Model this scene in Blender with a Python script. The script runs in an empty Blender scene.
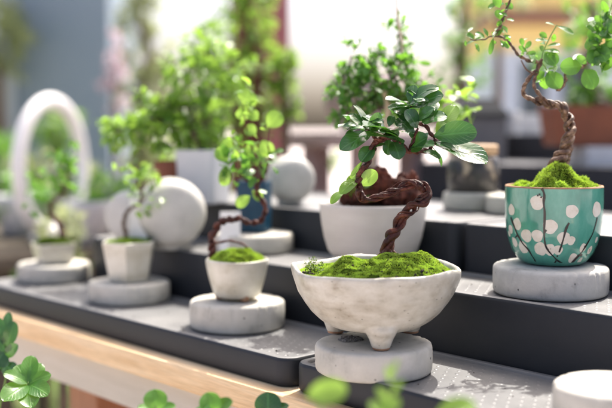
import bpy, math, random
from mathutils import Vector, Matrix, noise
R = math.radians
C = bpy.context.scene.collection
rng = random.Random(7)

# ------------------------------------------------------------------ camera
F_PX = 970.0
CAM = Vector((0, 0, 0.255))
PITCH = R(4.36)
RX = Vector((.687, .7267, 0)).normalized()
F0 = Vector((-.7267, .687, 0)).normalized()
FW = (F0 * math.cos(PITCH) + Vector((0, 0, -math.sin(PITCH)))).normalized()
UP = RX.cross(FW).normalized()

def Q(px, py, Z):
    return CAM + (RX * ((px - 306) / F_PX) + UP * ((204 - py) / F_PX) + FW) * Z

def P(px, py, z):
    d = RX * ((px - 306) / F_PX) + UP * ((204 - py) / F_PX) + FW
    return CAM + d * ((z - CAM.z) / d.z)

def zof(p):
    return (p - CAM).dot(FW)

# ------------------------------------------------------------------ mesh builder
class MB:
    def __init__(s):
        s.v = []; s.f = []; s.m = []; s.a = []; s.flat = set()
    def add(s, vs, fs, mi=0, at=None):
        b = len(s.v)
        s.v.extend(vs)
        s.a.extend(at if at else [(0, 0, 0)] * len(vs))
        for f in fs:
            s.f.append(tuple(b + i for i in f)); s.m.append(mi)
    def rings(s, rings, cap0=True, cap1=True, mi=0, close=True):
        n = len(rings[0]); vs = [p for r in rings for p in r]; fs = []
        for i in range(len(rings) - 1):
            for j in range(n if close else n - 1):
                k = (j + 1) % n
                fs.append((i*n+j, i*n+k, (i+1)*n+k, (i+1)*n+j))
        if cap0: fs.append(tuple(range(n - 1, -1, -1)))
        if cap1: fs.append(tuple(range((len(rings)-1)*n, len(rings)*n)))
        s.add(vs, fs, mi)
    def lathe(s, c, prof, seg=64, fn=None, mi=0, cap0=True, cap1=True):
        rs = []
        for (r, z) in prof:
            ring = []
            for j in range(seg):
                a = 2*math.pi*j/seg
                rr, zz = (r, z) if fn is None else fn(a, r, z)
                ring.append(Vector((c[0] + rr*math.cos(a), c[1] + rr*math.sin(a), c[2] + zz)))
            rs.append(ring)
        s.rings(rs, cap0, cap1, mi)
    def rrect(s, x0, y0, x1, y1, rad, levels, seg=6, mi=0, cap0=True, cap1=True):
        """levels: (inset, z) rounded-rectangle rings"""
        rs = []
        for (ins, z) in levels:
            a0, b0, a1, b1 = x0+ins, y0+ins, x1-ins, y1-ins
            r = max(rad - ins, .0008)
            ring = []
            for (cx, cy, st) in ((a1-r, b1-r, 0), (a0+r, b1-r, 90), (a0+r, b0+r, 180), (a1-r, b0+r, 270)):
                for k in range(seg + 1):
                    t = R(st + 90*k/seg)
                    ring.append(Vector((cx + r*math.cos(t), cy + r*math.sin(t), z)))
            rs.append(ring)
        s.rings(rs, cap0, cap1, mi)
    def box(s, x0, y0, z0, x1, y1, z1, bev=.002, mi=0):
        b = bev
        s.rrect(x0, y0, x1, y1, b*1.5, [(b, z0), (0, z0+b), (0, z1-b), (b*.3, z1-b*.3), (b, z1)], 3, mi)
    def tube(s, pts, rad, seg=8, mi=0):
        n = len(pts); rs = []
        t0 = (pts[1]-pts[0]).normalized()
        nrm = t0.orthogonal().normalized()
        for i in range(n):
            t = (pts[min(i+1, n-1)] - pts[max(i-1, 0)]).normalized()
            nrm = (nrm - t*nrm.dot(t)).normalized(); bn = t.cross(nrm)
            r = rad(i/(n-1)) if callable(rad) else rad
            rs.append([pts[i] + (nrm*math.cos(2*math.pi*j/seg) + bn*math.sin(2*math.pi*j/seg))*r for j in range(seg)])
        s.rings(rs, True, True, mi)
    def leaf(s, base, tip, nrm, w, curl=.15, fold=.18, L=5, rnd=None, mi=0, notch=0, ob=.58):
        """obovate leaf blade with midrib fold and curl; attribute = (across, along, random)"""
        ax = tip - base; ln = ax.length
        if ln < 1e-6: return
        ax = ax/ln
        nrm = (nrm - ax*nrm.dot(ax))
        if nrm.length < 1e-6: nrm = ax.orthogonal()
        nrm.normalize(); sd = ax.cross(nrm)
        if rnd is None: rnd = rng.random()
        cols = (-1, -.5, 0, .5, 1) if L >= 5 else (-1, 0, 1)
        vs = []; at = []
        for i in range(L + 1):
            t = math.sin(i/L*math.pi/2)**.85 if L >= 5 else (0, .38, .78, 1)[i] if L == 3 else (0, .28, .62, .88, 1)[i]
            s_ = t**(1.3 if ob > .55 else 1.0)
            hw = math.sqrt(max(0, 1 - (2*s_-1)**2))*min(1, .25 + t/.34)**.9
            hw = max(hw, .03)*w/2
            for c in cols:
                x = c*hw
                up = fold*abs(c)*hw - curl*ln*(t**2) + curl*ln*.25*math.sin(math.pi*t)
                al = t*ln + (notch*ln*abs(c)*(t > .95))
                wav = .04*w*math.sin(t*9 + rnd*20 + c*2)*abs(c)
                vs.append(base + ax*al + sd*x + nrm*(up + wav)); at.append((c, t, rnd))
        k = len(cols); fs = []
        for i in range(L):
            for j in range(k - 1):
                fs.append((i*k+j, i*k+j+1, (i+1)*k+j+1, (i+1)*k+j))
        s.add(vs, fs, mi, at)
    def blob(s, c, r, sub=2, amp=.25, fr=1.6, seed=0, mi=0, sc=(1, 1, 1)):
        import bmesh
        bm = bmesh.new(); bmesh.ops.create_icosphere(bm, subdivisions=sub, radius=1)
        vs = []
        for v in bm.verts:
            d = v.co.normalized()
            k = 1 + amp*noise.noise(d*fr + Vector((seed, seed*.37, 0))) + amp*.4*noise.noise(d*fr*3 + Vector((seed, 0, 5)))
            vs.append(Vector(c) + Vector((d.x*sc[0], d.y*sc[1], d.z*sc[2]))*r*k)
        fs = [tuple(v.index for v in f.verts) for f in bm.faces]
        bm.free(); s.add(vs, fs, mi)

WORLD = {}
def build(name, mb, mats, parent=None, loc=None, smooth=True, auto=None, label=None):
    if parent is not None: o0 = WORLD[parent.name]
    else: o0 = Vector(loc) if loc is not None else Vector((0, 0, 0))
    me = bpy.data.meshes.new(name)
    me.from_pydata([tuple(v - o0) for v in mb.v], [], mb.f)
    if not isinstance(mats, (list, tuple)): mats = [mats]
    for m in mats: me.materials.append(m)
    me.polygons.foreach_set('material_index', mb.m)
    me.polygons.foreach_set('use_smooth', [smooth]*len(mb.f))
    at = me.attributes.new('luv', 'FLOAT_VECTOR', 'POINT')
    flat = [c for a in mb.a for c in a]
    at.data.foreach_set('vector', flat)
    me.update()
    if smooth and auto: me.set_sharp_from_angle(angle=R(auto))
    o = bpy.data.objects.new(name, me); C.objects.link(o)
    if parent is not None: o.parent = parent
    else: o.location = o0
    WORLD[o.name] = o0.copy()
    if label: o['label'] = label
    return o

def tag(o, label, cat, group=None):
    o['label'] = label; o['category'] = cat
    if group: o['group'] = group
    return o
def thing(name, loc, label, cat, group=None):
    o = bpy.data.objects.new(name, None); C.objects.link(o); o.location = loc
    o.empty_display_size = .02
    WORLD[o.name] = Vector(loc)
    return tag(o, label, cat, group)
def struct(name, mb, mat, **k):
    o = build(name, mb, mat, **k); o['kind'] = 'structure'; return o

# ------------------------------------------------------------------ materials
def lin(c):
    return tuple((x/12.92 if x <= .04045 else ((x+.055)/1.055)**2.4) for x in c) + (1,)
def newmat(name):
    m = bpy.data.materials.new(name); m.use_nodes = True
    nt = m.node_tree; nt.nodes.clear()
    out = nt.nodes.new('ShaderNodeOutputMaterial')
    return m, nt, out
def nd(nt, t, **kw):
    n = nt.nodes.new(t)
    for k, v in kw.items():
        if k.startswith('i_'): n.inputs[k[2:].replace('_', ' ')].default_value = v
        else: setattr(n, k, v)
    return n
def ramp(nt, src, stops, interp='LINEAR'):
    r = nt.nodes.new('ShaderNodeValToRGB'); r.color_ramp.interpolation = interp
    e = r.color_ramp.elements
    while len(e) < len(stops): e.new(.5)
    for i, (p, c) in enumerate(stops):
        e[i].position = p; e[i].color = c if len(c) == 4 else tuple(c) + (1,)
    nt.links.new(src, r.inputs[0]); return r
def g(v): return (v, v, v, 1)
def surf(name, cols, scale=20, rough=.6, bump=.2, bscale=150, detail=6, spec=.5, stretch=(1, 1, 1), pits=0, pitscale=90,
         rvar=.1, coat=0, dist=.001, warp=0):
    """principled surface: colour wanders through cols with noise, fine bump, optional pits"""
    m, nt, out = newmat(name); L = nt.links.new
    tc = nd(nt, 'ShaderNodeTexCoord'); mp = nd(nt, 'ShaderNodeMapping'); mp.inputs['Scale'].default_value = stretch
    L(tc.outputs['Object'], mp.inputs['Vector'])
    oi = nd(nt, 'ShaderNodeObjectInfo'); om = nd(nt, 'ShaderNodeMath', operation='MULTIPLY'); om.inputs[1].default_value = 37.0
    L(oi.outputs['Random'], om.inputs[0]); L(om.outputs[0], mp.inputs['Location'])
    n = nd(nt, 'ShaderNodeTexNoise'); n.inputs['Scale'].default_value = scale; n.inputs['Detail'].default_value = detail
    n.inputs['Roughness'].default_value = .62; n.inputs['Distortion'].default_value = warp
    L(mp.outputs[0], n.inputs['Vector'])
    k = len(cols); stops = [(.3 + .4*i/max(1, k-1), c) for i, c in enumerate(cols)]
    rp = ramp(nt, n.outputs['Fac'], stops)
    p = nd(nt, 'ShaderNodeBsdfPrincipled')
    p.inputs['Specular IOR Level'].default_value = spec
    p.inputs['Coat Weight'].default_value = coat; p.inputs['Coat Roughness'].default_value = .08
    col = rp.outputs[0]
    b = nd(nt, 'ShaderNodeTexNoise'); b.inputs['Scale'].default_value = bscale; b.inputs['Detail'].default_value = 5
    L(mp.outputs[0], b.inputs['Vector'])
    bu = nd(nt, 'ShaderNodeBump'); bu.inputs['Strength'].default_value = bump; bu.inputs['Distance'].default_value = dist
    h = b.outputs['Fac']
    if pits:
        vo = nd(nt, 'ShaderNodeTexVoronoi'); vo.inputs['Scale'].default_value = pitscale
        L(mp.outputs[0], vo.inputs['Vector'])
        # a few cells only carry a pit
        sel = nd(nt, 'ShaderNodeMath', operation='GREATER_THAN'); sel.inputs[1].default_value = 1 - pits
        sp = nd(nt, 'ShaderNodeSeparateColor'); L(vo.outputs['Color'], sp.inputs[0]); L(sp.outputs[0], sel.inputs[0])
        mr = nd(nt, 'ShaderNodeMapRange'); mr.inputs['From Min'].default_value = .10; mr.inputs['From Max'].default_value = .24
        mr.inputs['To Min'].default_value = 1; mr.inputs['To Max'].default_value = 0
        L(vo.outputs['Distance'], mr.inputs['Value'])
        mu = nd(nt, 'ShaderNodeMath', operation='MULTIPLY'); L(sel.outputs[0], mu.inputs[0]); L(mr.outputs[0], mu.inputs[1])
        mx = nd(nt, 'ShaderNodeMix', data_type='RGBA'); L(mu.outputs[0], mx.inputs[0]); L(col, mx.inputs[6])
        mx.inputs[7].default_value = tuple(c*.35 for c in cols[0][:3]) + (1,); col = mx.outputs[2]
        sb = nd(nt, 'ShaderNodeMath', operation='MULTIPLY_ADD'); sb.inputs[1].default_value = -2.0
        L(mu.outputs[0], sb.inputs[0]); L(h, sb.inputs[2]); h = sb.outputs[0]
    L(col, p.inputs['Base Color'])
    mr2 = nd(nt, 'ShaderNodeMapRange'); mr2.inputs['To Min'].default_value = max(.03, rough - rvar); mr2.inputs['To Max'].default_value = min(1, rough + rvar)
    L(n.outputs['Fac'], mr2.inputs['Value']); L(mr2.outputs[0], p.inputs['Roughness'])
    L(h, bu.inputs['Height']); L(bu.outputs[0], p.inputs['Normal'])
    L(p.outputs[0], out.inputs[0])
    return m
def leafmat(name, c_dark, c_light, trans, rough=.35, vein=.35, tw=.45, back=None):
    m, nt, out = newmat(name); L = nt.links.new
    at = nd(nt, 'ShaderNodeAttribute', attribute_name='luv')
    sp = nd(nt, 'ShaderNodeSeparateXYZ'); L(at.outputs['Vector'], sp.inputs[0])
    rp = ramp(nt, sp.outputs[2], [(0, c_dark), (1, c_light)])
    ab = nd(nt, 'ShaderNodeMath', operation='ABSOLUTE'); L(sp.outputs[0], ab.inputs[0])
    # midrib + side veins
    mid = nd(nt, 'ShaderNodeMapRange'); mid.inputs['From Min'].default_value = .03; mid.inputs['From Max'].default_value = .12
    mid.inputs['To Min'].default_value = 1; mid.inputs['To Max'].default_value = 0; L(ab.outputs[0], mid.inputs['Value'])
    sv = nd(nt, 'ShaderNodeMath', operation='MULTIPLY_ADD'); sv.inputs[1].default_value = -.35; L(ab.outputs[0], sv.inputs[0]); L(sp.outputs[1], sv.inputs[2])
    s2 = nd(nt, 'ShaderNodeMath', operation='MULTIPLY'); s2.inputs[1].default_value = 50; L(sv.outputs[0], s2.inputs[0])
    s3 = nd(nt, 'ShaderNodeMath', operation='SINE'); L(s2.outputs[0], s3.inputs[0])
    s4 = nd(nt, 'ShaderNodeMapRange'); s4.inputs['From Min'].default_value = .86; s4.inputs['From Max'].default_value = 1
    s4.inputs['To Max'].default_value = .5; L(s3.outputs[0], s4.inputs['Value'])
    mxm = nd(nt, 'ShaderNodeMath', operation='MAXIMUM'); L(mid.outputs[0], mxm.inputs[0]); L(s4.outputs[0], mxm.inputs[1])
    vm = nd(nt, 'ShaderNodeMath', operation='MULTIPLY'); vm.inputs[1].default_value = vein; L(mxm.outputs[0], vm.inputs[0])
    mx = nd(nt, 'ShaderNodeMix', data_type='RGBA'); L(vm.outputs[0], mx.inputs[0]); L(rp.outputs[0], mx.inputs[6])
    mx.inputs[7].default_value = tuple(min(1, c*2.2 + .03) for c in c_light[:3]) + (1,)
    tc = nd(nt, 'ShaderNodeTexCoord'); no = nd(nt, 'ShaderNodeTexNoise'); no.inputs['Scale'].default_value = 120
    L(tc.outputs['Object'], no.inputs['Vector'])
    hs = nd(nt, 'ShaderNodeHueSaturation'); mr = nd(nt, 'ShaderNodeMapRange'); mr.inputs['To Min'].default_value = .7; mr.inputs['To Max'].default_value = 1.3
    L(no.outputs['Fac'], mr.inputs['Value']); L(mr.outputs[0], hs.inputs['Value']); L(mx.outputs[2], hs.inputs['Color'])
    p = nd(nt, 'ShaderNodeBsdfPrincipled'); L(hs.outputs[0], p.inputs['Base Color']); p.inputs['Roughness'].default_value = rough; p.inputs['Specular IOR Level'].default_value = .8
    bu = nd(nt, 'ShaderNodeBump'); bu.inputs['Strength'].default_value = .35; bu.inputs['Distance'].default_value = .0006
    L(mxm.outputs[0], bu.inputs['Height']); L(bu.outputs[0], p.inputs['Normal'])
    tr = nd(nt, 'ShaderNodeBsdfTranslucent'); tr.inputs['Color'].default_value = trans
    ms = nd(nt, 'ShaderNodeMixShader'); ms.inputs[0].default_value = tw
    L(p.outputs[0], ms.inputs[1]); L(tr.outputs[0], ms.inputs[2]); L(ms.outputs[0], out.inputs[0])
    return m

M = {}
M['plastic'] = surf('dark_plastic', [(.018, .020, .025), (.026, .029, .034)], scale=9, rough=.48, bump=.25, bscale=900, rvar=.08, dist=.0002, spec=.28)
M['plastic_top'] = surf('dusty_plastic_painted_sheen', [(.125, .125, .127), (.150, .150, .150), (.185, .183, .180)], scale=14, rough=.46, bump=.3, bscale=700, rvar=.14, dist=.0002)  # dusty step tops, base colour also lightened to stand in for sky reflections
M['concrete'] = surf('pale_concrete', [(.35, .33, .285), (.48, .46, .405), (.53, .505, .445), (.60, .575, .515)], scale=30, rough=.85, bump=.5, bscale=500, pits=.10, pitscale=150, spec=.3, dist=.0005)
M['concrete2'] = surf('grey_concrete', [(.29, .283, .262), (.43, .42, .39), (.47, .46, .425), (.55, .54, .50)], scale=34, rough=.85, bump=.55, bscale=420, pits=.16, pitscale=170, spec=.3, dist=.0006)
M['gravel'] = surf('rough_dark_aggregate', [(.05, .045, .04), (.2, .18, .16), (.42, .40, .37)], scale=420, rough=.95, bump=1, bscale=600, dist=.001)
M['bowl'] = surf('bowl_glaze', [(.33, .30, .24), (.44, .415, .35), (.51, .49, .425), (.57, .555, .50)], scale=55, rough=.32, bump=.25, bscale=120, stretch=(1, 1, 1.6), detail=9, dist=.0008, warp=.15, rvar=.12, pits=.12, pitscale=240)
M['unglazed'] = surf('unglazed_clay', [(.25, .13, .07), (.38, .22, .13)], scale=80, rough=.85, bump=.4)
M['whitepot'] = surf('matte_white_ceramic', [(.50, .46, .42), (.60, .565, .52)], scale=14, rough=.5, bump=.35, bscale=60, stretch=(1, 1, 3), dist=.0006)
M['cream'] = surf('cream_ceramic', [(.42, .385, .29), (.55, .525, .44), (.63, .61, .53)], scale=30, rough=.35, bump=.2, bscale=120, stretch=(1, 1, 1.5), pits=.05, pitscale=220)
M['teal'] = surf('teal_glaze', [(.045, .22, .165), (.075, .30, .225), (.13, .38, .29)], scale=45, rough=.15, bump=.12, bscale=180, stretch=(1, 1, .5), coat=.5, rvar=.05)
M['blossom'] = surf('painted_blossom_white', [(.62, .56, .46), (.72, .68, .60)], scale=160, rough=.3, bump=.1, coat=.3)
M['ink'] = surf('painted_branch_black', [(.012, .010, .010), (.03, .022, .02)], scale=90, rough=.25, bump=.1)
M['blue'] = surf('deep_blue_glaze', [(.003, .030, .065), (.007, .055, .100)], scale=30, rough=.4, bump=.15, spec=.3)
M['soil'] = surf('dark_soil', [(.018, .012, .008), (.06, .042, .028)], scale=250, rough=.95, bump=1, bscale=500, dist=.002)
M['bark_red'] = surf('red_brown_bark', [(.012, .003, .002), (.060, .013, .008), (.16, .050, .028)], scale=90, rough=.55, bump=1.0, bscale=300, rvar=.16, dist=.0016, spec=.35)
M['bark_tan'] = surf('tan_bark', [(.022, .010, .006), (.11, .055, .030), (.36, .23, .14)], scale=150, rough=.5, bump=1.0, bscale=420, dist=.0007)
M['bark_grey'] = surf('grey_brown_bark', [(.06, .04, .03), (.18, .13, .09)], scale=60, rough=.8, bump=.7)
M['redbark'] = surf('dark_red_bark', [(.06, .014, .010), (.15, .035, .025)], scale=20, rough=.7, bump=.5)
M['bark_pale'] = surf('pale_bark', [(.40, .30, .20), (.58, .47, .34)], scale=60, rough=.7, bump=.5)
M['lava'] = surf('red_lava_rock', [(.03, .009, .006), (.11, .030, .018), (.20, .06, .038)], scale=70, rough=.95, bump=1, bscale=260, dist=.002)
M['sculpt'] = surf('white_stoneware', [(.34, .33, .30), (.48, .47, .435), (.55, .54, .505)], scale=14, rough=.5, bump=.4, bscale=130, dist=.0008)
M['card'] = surf('white_card', [(.80, .79, .77), (.84, .83, .82)], scale=20, rough=.55, bump=.05)
M['print'] = surf('pale_grey_print', [(.35, .35, .36), (.45, .45, .46)], scale=200, rough=.6, bump=0)
M['wood_lid'] = surf('pale_wood', [(.42, .27, .14), (.58, .40, .23)], scale=18, rough=.5, bump=.2, stretch=(1, 8, 8))
M['terracotta'] = surf('terracotta', [(.16, .045, .018), (.23, .07, .030)], scale=24, rough=.6, bump=.3)
M['mauve'] = surf('mauve_clay', [(.26, .19, .19), (.34, .26, .26)], scale=10, rough=.6, bump=.3)
M['jar'] = surf('dark_speckled_jar', [(.012, .012, .013), (.03, .028, .027), (.05, .045, .04), (.42, .34, .24)], scale=42, rough=.25, bump=.1, detail=1)
M['redpost'] = surf('dark_red_paint', [(.17, .035, .04), (.24, .06, .065)], scale=6, rough=.5, bump=.1)
M['pot_grey'] = surf('light_grey_planter', [(.50, .51, .53), (.60, .61, .63)], scale=10, rough=.6, bump=.2)

M['greywood'] = surf('weathered_wood', [(.07, .06, .045), (.13, .11, .085)], scale=8, rough=.9, bump=.2, stretch=(1, 8, 8), spec=.1)
def woodmat():
    m, nt, out = newmat('pine_board'); L = nt.links.new
    tc = nd(nt, 'ShaderNodeTexCoord'); mp = nd(nt, 'ShaderNodeMapping'); mp.inputs['Scale'].default_value = (1.2, 22, 22)
    L(tc.outputs['Object'], mp.inputs['Vector'])
    n = nd(nt, 'ShaderNodeTexNoise'); n.inputs['Scale'].default_value = 3; n.inputs['Detail'].default_value = 8; n.inputs['Distortion'].default_value = 1.2
    L(mp.outputs[0], n.inputs['Vector'])
    w = nd(nt, 'ShaderNodeTexNoise'); w.inputs['Scale'].default_value = 30; w.inputs['Detail'].default_value = 4; L(mp.outputs[0], w.inputs['Vector'])
    rp = ramp(nt, n.outputs['Fac'], [(.3, (.66, .43, .22)), (.5, (.80, .57, .33)), (.7, (.87, .67, .43))])
    mx = nd(nt, 'ShaderNodeMix', data_type='RGBA', blend_type='MULTIPLY'); mx.inputs[0].default_value = .35
    rp2 = ramp(nt, w.outputs['Fac'], [(.35, g(.55)), (.6, g(1))])
    L(rp.outputs[0], mx.inputs[6]); L(rp2.outputs[0], mx.inputs[7])
    p = nd(nt, 'ShaderNodeBsdfPrincipled'); L(mx.outputs[2], p.inputs['Base Color']); p.inputs['Roughness'].default_value = .7; p.inputs['Specular IOR Level'].default_value = .3
    bu = nd(nt, 'ShaderNodeBump'); bu.inputs['Strength'].default_value = .3; bu.inputs['Distance'].default_value = .0008
    L(w.outputs['Fac'], bu.inputs['Height']); L(bu.outputs[0], p.inputs['Normal']); L(p.outputs[0], out.inputs[0])
    return m
M['wood'] = woodmat()
M['apron'] = surf('pale_painted_wood', [(.50, .45, .37), (.58, .53, .45)], scale=12, rough=.6, bump=.2, stretch=(1, 10, 10))
M['legwood'] = surf('orange_brown_wood', [(.30, .12, .055), (.42, .19, .09)], scale=8, rough=.5, bump=.2, stretch=(8, 8, 1))

M['leaf_dark'] = leafmat('glossy_dark_leaf', (.016, .058, .020, 1), (.038, .125, .030, 1), (.11, .30, .03, 1), rough=.20, tw=.26)
M['leaf_mid'] = leafmat('mid_green_leaf', (.025, .10, .02, 1), (.085, .23, .035, 1), (.20, .44, .04, 1), rough=.32, tw=.45)
M['leaf_bright'] = leafmat('bright_green_leaf', (.075, .19, .025, 1), (.18, .33, .05, 1), (.34, .55, .07, 1), rough=.28, tw=.45)
M['leaf_pale'] = leafmat('pale_olive_leaf', (.15, .20, .08, 1), (.30, .35, .17, 1), (.45, .50, .24, 1), rough=.5, tw=.45)
M['moss'] = leafmat('bright_moss', (.12, .135, .018, 1), (.47, .64, .10, 1), (.42, .62, .05, 1), rough=.7, vein=0, tw=.4)
M['moss_dark'] = leafmat('dark_moss', (.03, .06, .01, 1), (.10, .17, .02, 1), (.18, .28, .02, 1), rough=.8, vein=0, tw=.3)
M['mossbase'] = surf('moss_bed', [(.015, .028, .005), (.05, .08, .01)], scale=200, rough=1, bump=1, bscale=500, dist=.001, spec=0, rvar=0)
M['stem_green'] = surf('green_stem', [(.12, .22, .04), (.2, .32, .07)], scale=60, rough=.5, bump=.1)
M['flower'] = leafmat('pale_pink_petal', (.55, .35, .42, 1), (.75, .6, .65, 1), (.6, .45, .5, 1), rough=.6, vein=0, tw=.4)

# ------------------------------------------------------------------ curves
def smooth_path(pts, n=12):
    out = []; m = len(pts)
    for i in range(m - 1):
        p0, p1, p2, p3 = pts[max(i-1, 0)], pts[i], pts[i+1], pts[min(i+2, m-1)]
        for k in range(n):
            t = k/n
            out.append(.5*((2*p1) + (p2-p0)*t + (2*p0-5*p1+4*p2-p3)*t*t + (3*p1-p0-3*p2+p3)*t**3))
    out.append(pts[-1]); return out
def pxpath(seq, Z):
    """seq of (px,py[,dZ])"""
    return [Q(s[0], s[1], Z + (s[2] if len(s) > 2 else 0)) for s in seq]
def twisted(mb, pts, n, off, rad, pitch, taper=(1, .7), seg=8, wob=.15, phase=0, steps=14, mis=None):
    path = smooth_path(pts, steps)
    N = len(path); nrm = (path[1]-path[0]).normalized().orthogonal().normalized()
    fr = []; s = 0
    for i in range(N):
        t = (path[min(i+1, N-1)] - path[max(i-1, 0)]).normalized()
        nrm = (nrm - t*nrm.dot(t)).normalized()
        if i: s += (path[i]-path[i-1]).length
        fr.append((path[i], nrm.copy(), t.cross(nrm), s))
    for k in range(n):
        o = []
        for (p, a, b, s) in fr:
            f = s/fr[-1][3]; tp = taper[0] + (taper[1]-taper[0])*f
            w = 1 + wob*1.8*math.sin(s*110 + k*2)
            an = phase + 2*math.pi*k/n + 2*math.pi*s/pitch*(1 + .05*k) + .7*math.sin(s*75 + k*2.2) + .35*math.sin(s*190 + k)
            o.append(p + (a*math.cos(an) + b*math.sin(an))*off*tp*w)
        sd = k*3.1 + phase
        kr_ = (1.12, .82, .98)[k % 3]
        mb.tube(o, lambda t, sd=sd, kr_=kr_: kr_*rad*(taper[0] + (taper[1]-taper[0])*t)*(1 + .14*math.sin(t*47 + sd) + .1*math.sin(t*113+sd*2)), seg,
                (mis[k] if mis else 0))

# ------------------------------------------------------------------ foliage
def rvec(r=rng):
    while True:
        v = Vector((r.uniform(-1, 1), r.uniform(-1, 1), r.uniform(-1, 1)))
        if .05 < v.length < 1: return v
def sprig(lm, sm, base, d, length, ls, n, L=3, sr=.0006, ob=.58, wf=.55):
    """a twig with alternate leaves"""
    pts = [base]; dd = d.normalized()
    for i in range(5):
        dd = (dd + rvec()*.22 + Vector((0, 0, .04))).normalized(); pts.append(pts[-1] + dd*length/5)
    pa = smooth_path(pts, 3)
    if sm is not None: sm.tube(pa, lambda t: sr*(1.1 - .7*t), 5)
    for i in range(n):
        t = .2 + .8*(i+.5)/n
        q = pa[min(len(pa)-1, int(t*(len(pa)-1)))]
        tan = (pa[min(len(pa)-1, int(t*(len(pa)-1))+1)] - pa[max(0, int(t*(len(pa)-1))-1)])
        tan = tan.normalized() if tan.length > 0 else dd
        side = tan.cross(rvec()).normalized()
        ax = (side + tan*.5 + Vector((0, 0, .15))).normalized()
        s = ls*rng.uniform(.6, 1.15)
        nn = (Vector((0, 0, 1)) + rvec()*.7)
        lm.leaf(q, q + ax*s, nn, s*wf*rng.uniform(.85, 1.15), curl=rng.uniform(0, .3), L=L, ob=ob)
    # terminal leaf
    lm.leaf(pa[-1], pa[-1] + dd*ls*.8, Vector((0, 0, 1)) + rvec()*.6, ls*wf*.8, L=L, ob=ob)
def crown(lm, sm, c, rad, nsp, ls, lps=6, L=3, root=None, wf=.55, sq=(1, 1, .8), sr=.0006):
    for i in range(nsp):
        v = rvec(); k = v.length**.4
        v = v.normalized()*k*rng.uniform(.55, 1.0)
        p = c + Vector((v.x*sq[0], v.y*sq[1], v.z*sq[2]))*rad
        src = root if root is not None else c
        d = (p - src); d = d.normalized() if d.length > 1e-5 else Vector((0, 0, 1))
        ln = rad*rng.uniform(.3, .6)
        if sm is not None and i % 3 == 0:
            mid = src.lerp(p, .5) + rvec()*rad*.15
            sm.tube(smooth_path([src, mid, p], 4), lambda t: sr*(2.4 - 1.4*t), 5)
        sprig(lm, sm, p - d*ln*.5, d + rvec()*.5, ln, ls, lps, L=L, wf=wf, sr=sr)

# ------------------------------------------------------------------ ground
PAVE = surf('paving', [(.42, .36, .34), (.52, .46, .44), (.58, .53, .51)], scale=1.5, rough=.8, bump=.3, bscale=40, dist=.003)
g_ = MB(); g_.add([Vector((-400, -400, -.75)), Vector((400, -400, -.75)), Vector((400, 400, -.75)), Vector((-400, 400, -.75))], [(0, 1, 2, 3)])
struct('ground', g_, PAVE, smooth=False)

LAWN = surf('lawn', [(.05, .09, .02), (.10, .15, .04), (.20, .18, .10)], scale=3, rough=.9, bump=.5, bscale=60, dist=.01, spec=.1)
g_ = MB(); g_.add([RX*x_ + F0*z_ + Vector((0, 0, -.746)) for x_, z_ in ((-.10, 1.9), (-6, 1.9), (-60, 90), (-7, 90))], [(3, 2, 1, 0)])
struct('lawn', g_, LAWN, smooth=False)

# ------------------------------------------------------------------ main table
V_FRONT = .612
tb = thing('display_table', (-.55, .9, -.75), 'long pine plank table with pale apron under the dark stepped shelves', 'table')
m = MB(); m.box(-1.40, V_FRONT, -.027, .45, 1.22, 0, .0025)
build('tabletop', m, M['wood'], tb, auto=40)
m = MB(); m.box(-1.37, V_FRONT + .022, -.080, .42, V_FRONT + .042, -.0275, .0015); m.box(-1.37, 1.17, -.08, .42, 1.19, -.0275, .0015)
m.box(-1.37, V_FRONT+.043, -.08, -1.35, 1.169, -.0275, .0015); m.box(.40, V_FRONT+.043, -.08, .42, 1.169, -.0275, .0015)
build('apron', m, M['apron'], tb, auto=40)
for (x, y) in ((-1.13, V_FRONT+.075), (-.90, V_FRONT+.075), (.33, V_FRONT+.075), (-1.30, 1.13), (.33, 1.13), (-.5, 1.13)):
    m = MB(); m.box(x-.035, y-.03, -.75, x+.035, y+.03, -.0275, .003)
    build('leg', m, M['legwood'], tb, auto=40)
m = MB(); m.box(-1.30, V_FRONT+.07, -.60, .33, 1.15, -.58, .003)
build('lower_shelf', m, M['legwood'], tb, auto=40)

# ------------------------------------------------------------------ stepped display shelves
Z1, Z2, Z3 = .030, .093, .148
def tray(mb, x0, y0, x1, y1, z0, z1, rad):
    # outer shell up to the rim, mi 0
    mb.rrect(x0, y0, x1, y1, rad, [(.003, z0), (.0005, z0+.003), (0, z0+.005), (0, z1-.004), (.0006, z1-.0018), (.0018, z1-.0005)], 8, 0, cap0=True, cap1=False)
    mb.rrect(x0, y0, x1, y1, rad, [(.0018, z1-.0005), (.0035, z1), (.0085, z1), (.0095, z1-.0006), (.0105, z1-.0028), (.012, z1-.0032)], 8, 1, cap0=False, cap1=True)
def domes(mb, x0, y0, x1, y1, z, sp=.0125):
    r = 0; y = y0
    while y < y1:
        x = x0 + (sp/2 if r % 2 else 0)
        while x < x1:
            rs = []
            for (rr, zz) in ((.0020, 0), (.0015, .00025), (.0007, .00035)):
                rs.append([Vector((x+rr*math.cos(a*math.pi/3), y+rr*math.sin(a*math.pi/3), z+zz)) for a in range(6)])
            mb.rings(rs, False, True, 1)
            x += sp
        y += sp*.87; r += 1
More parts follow.
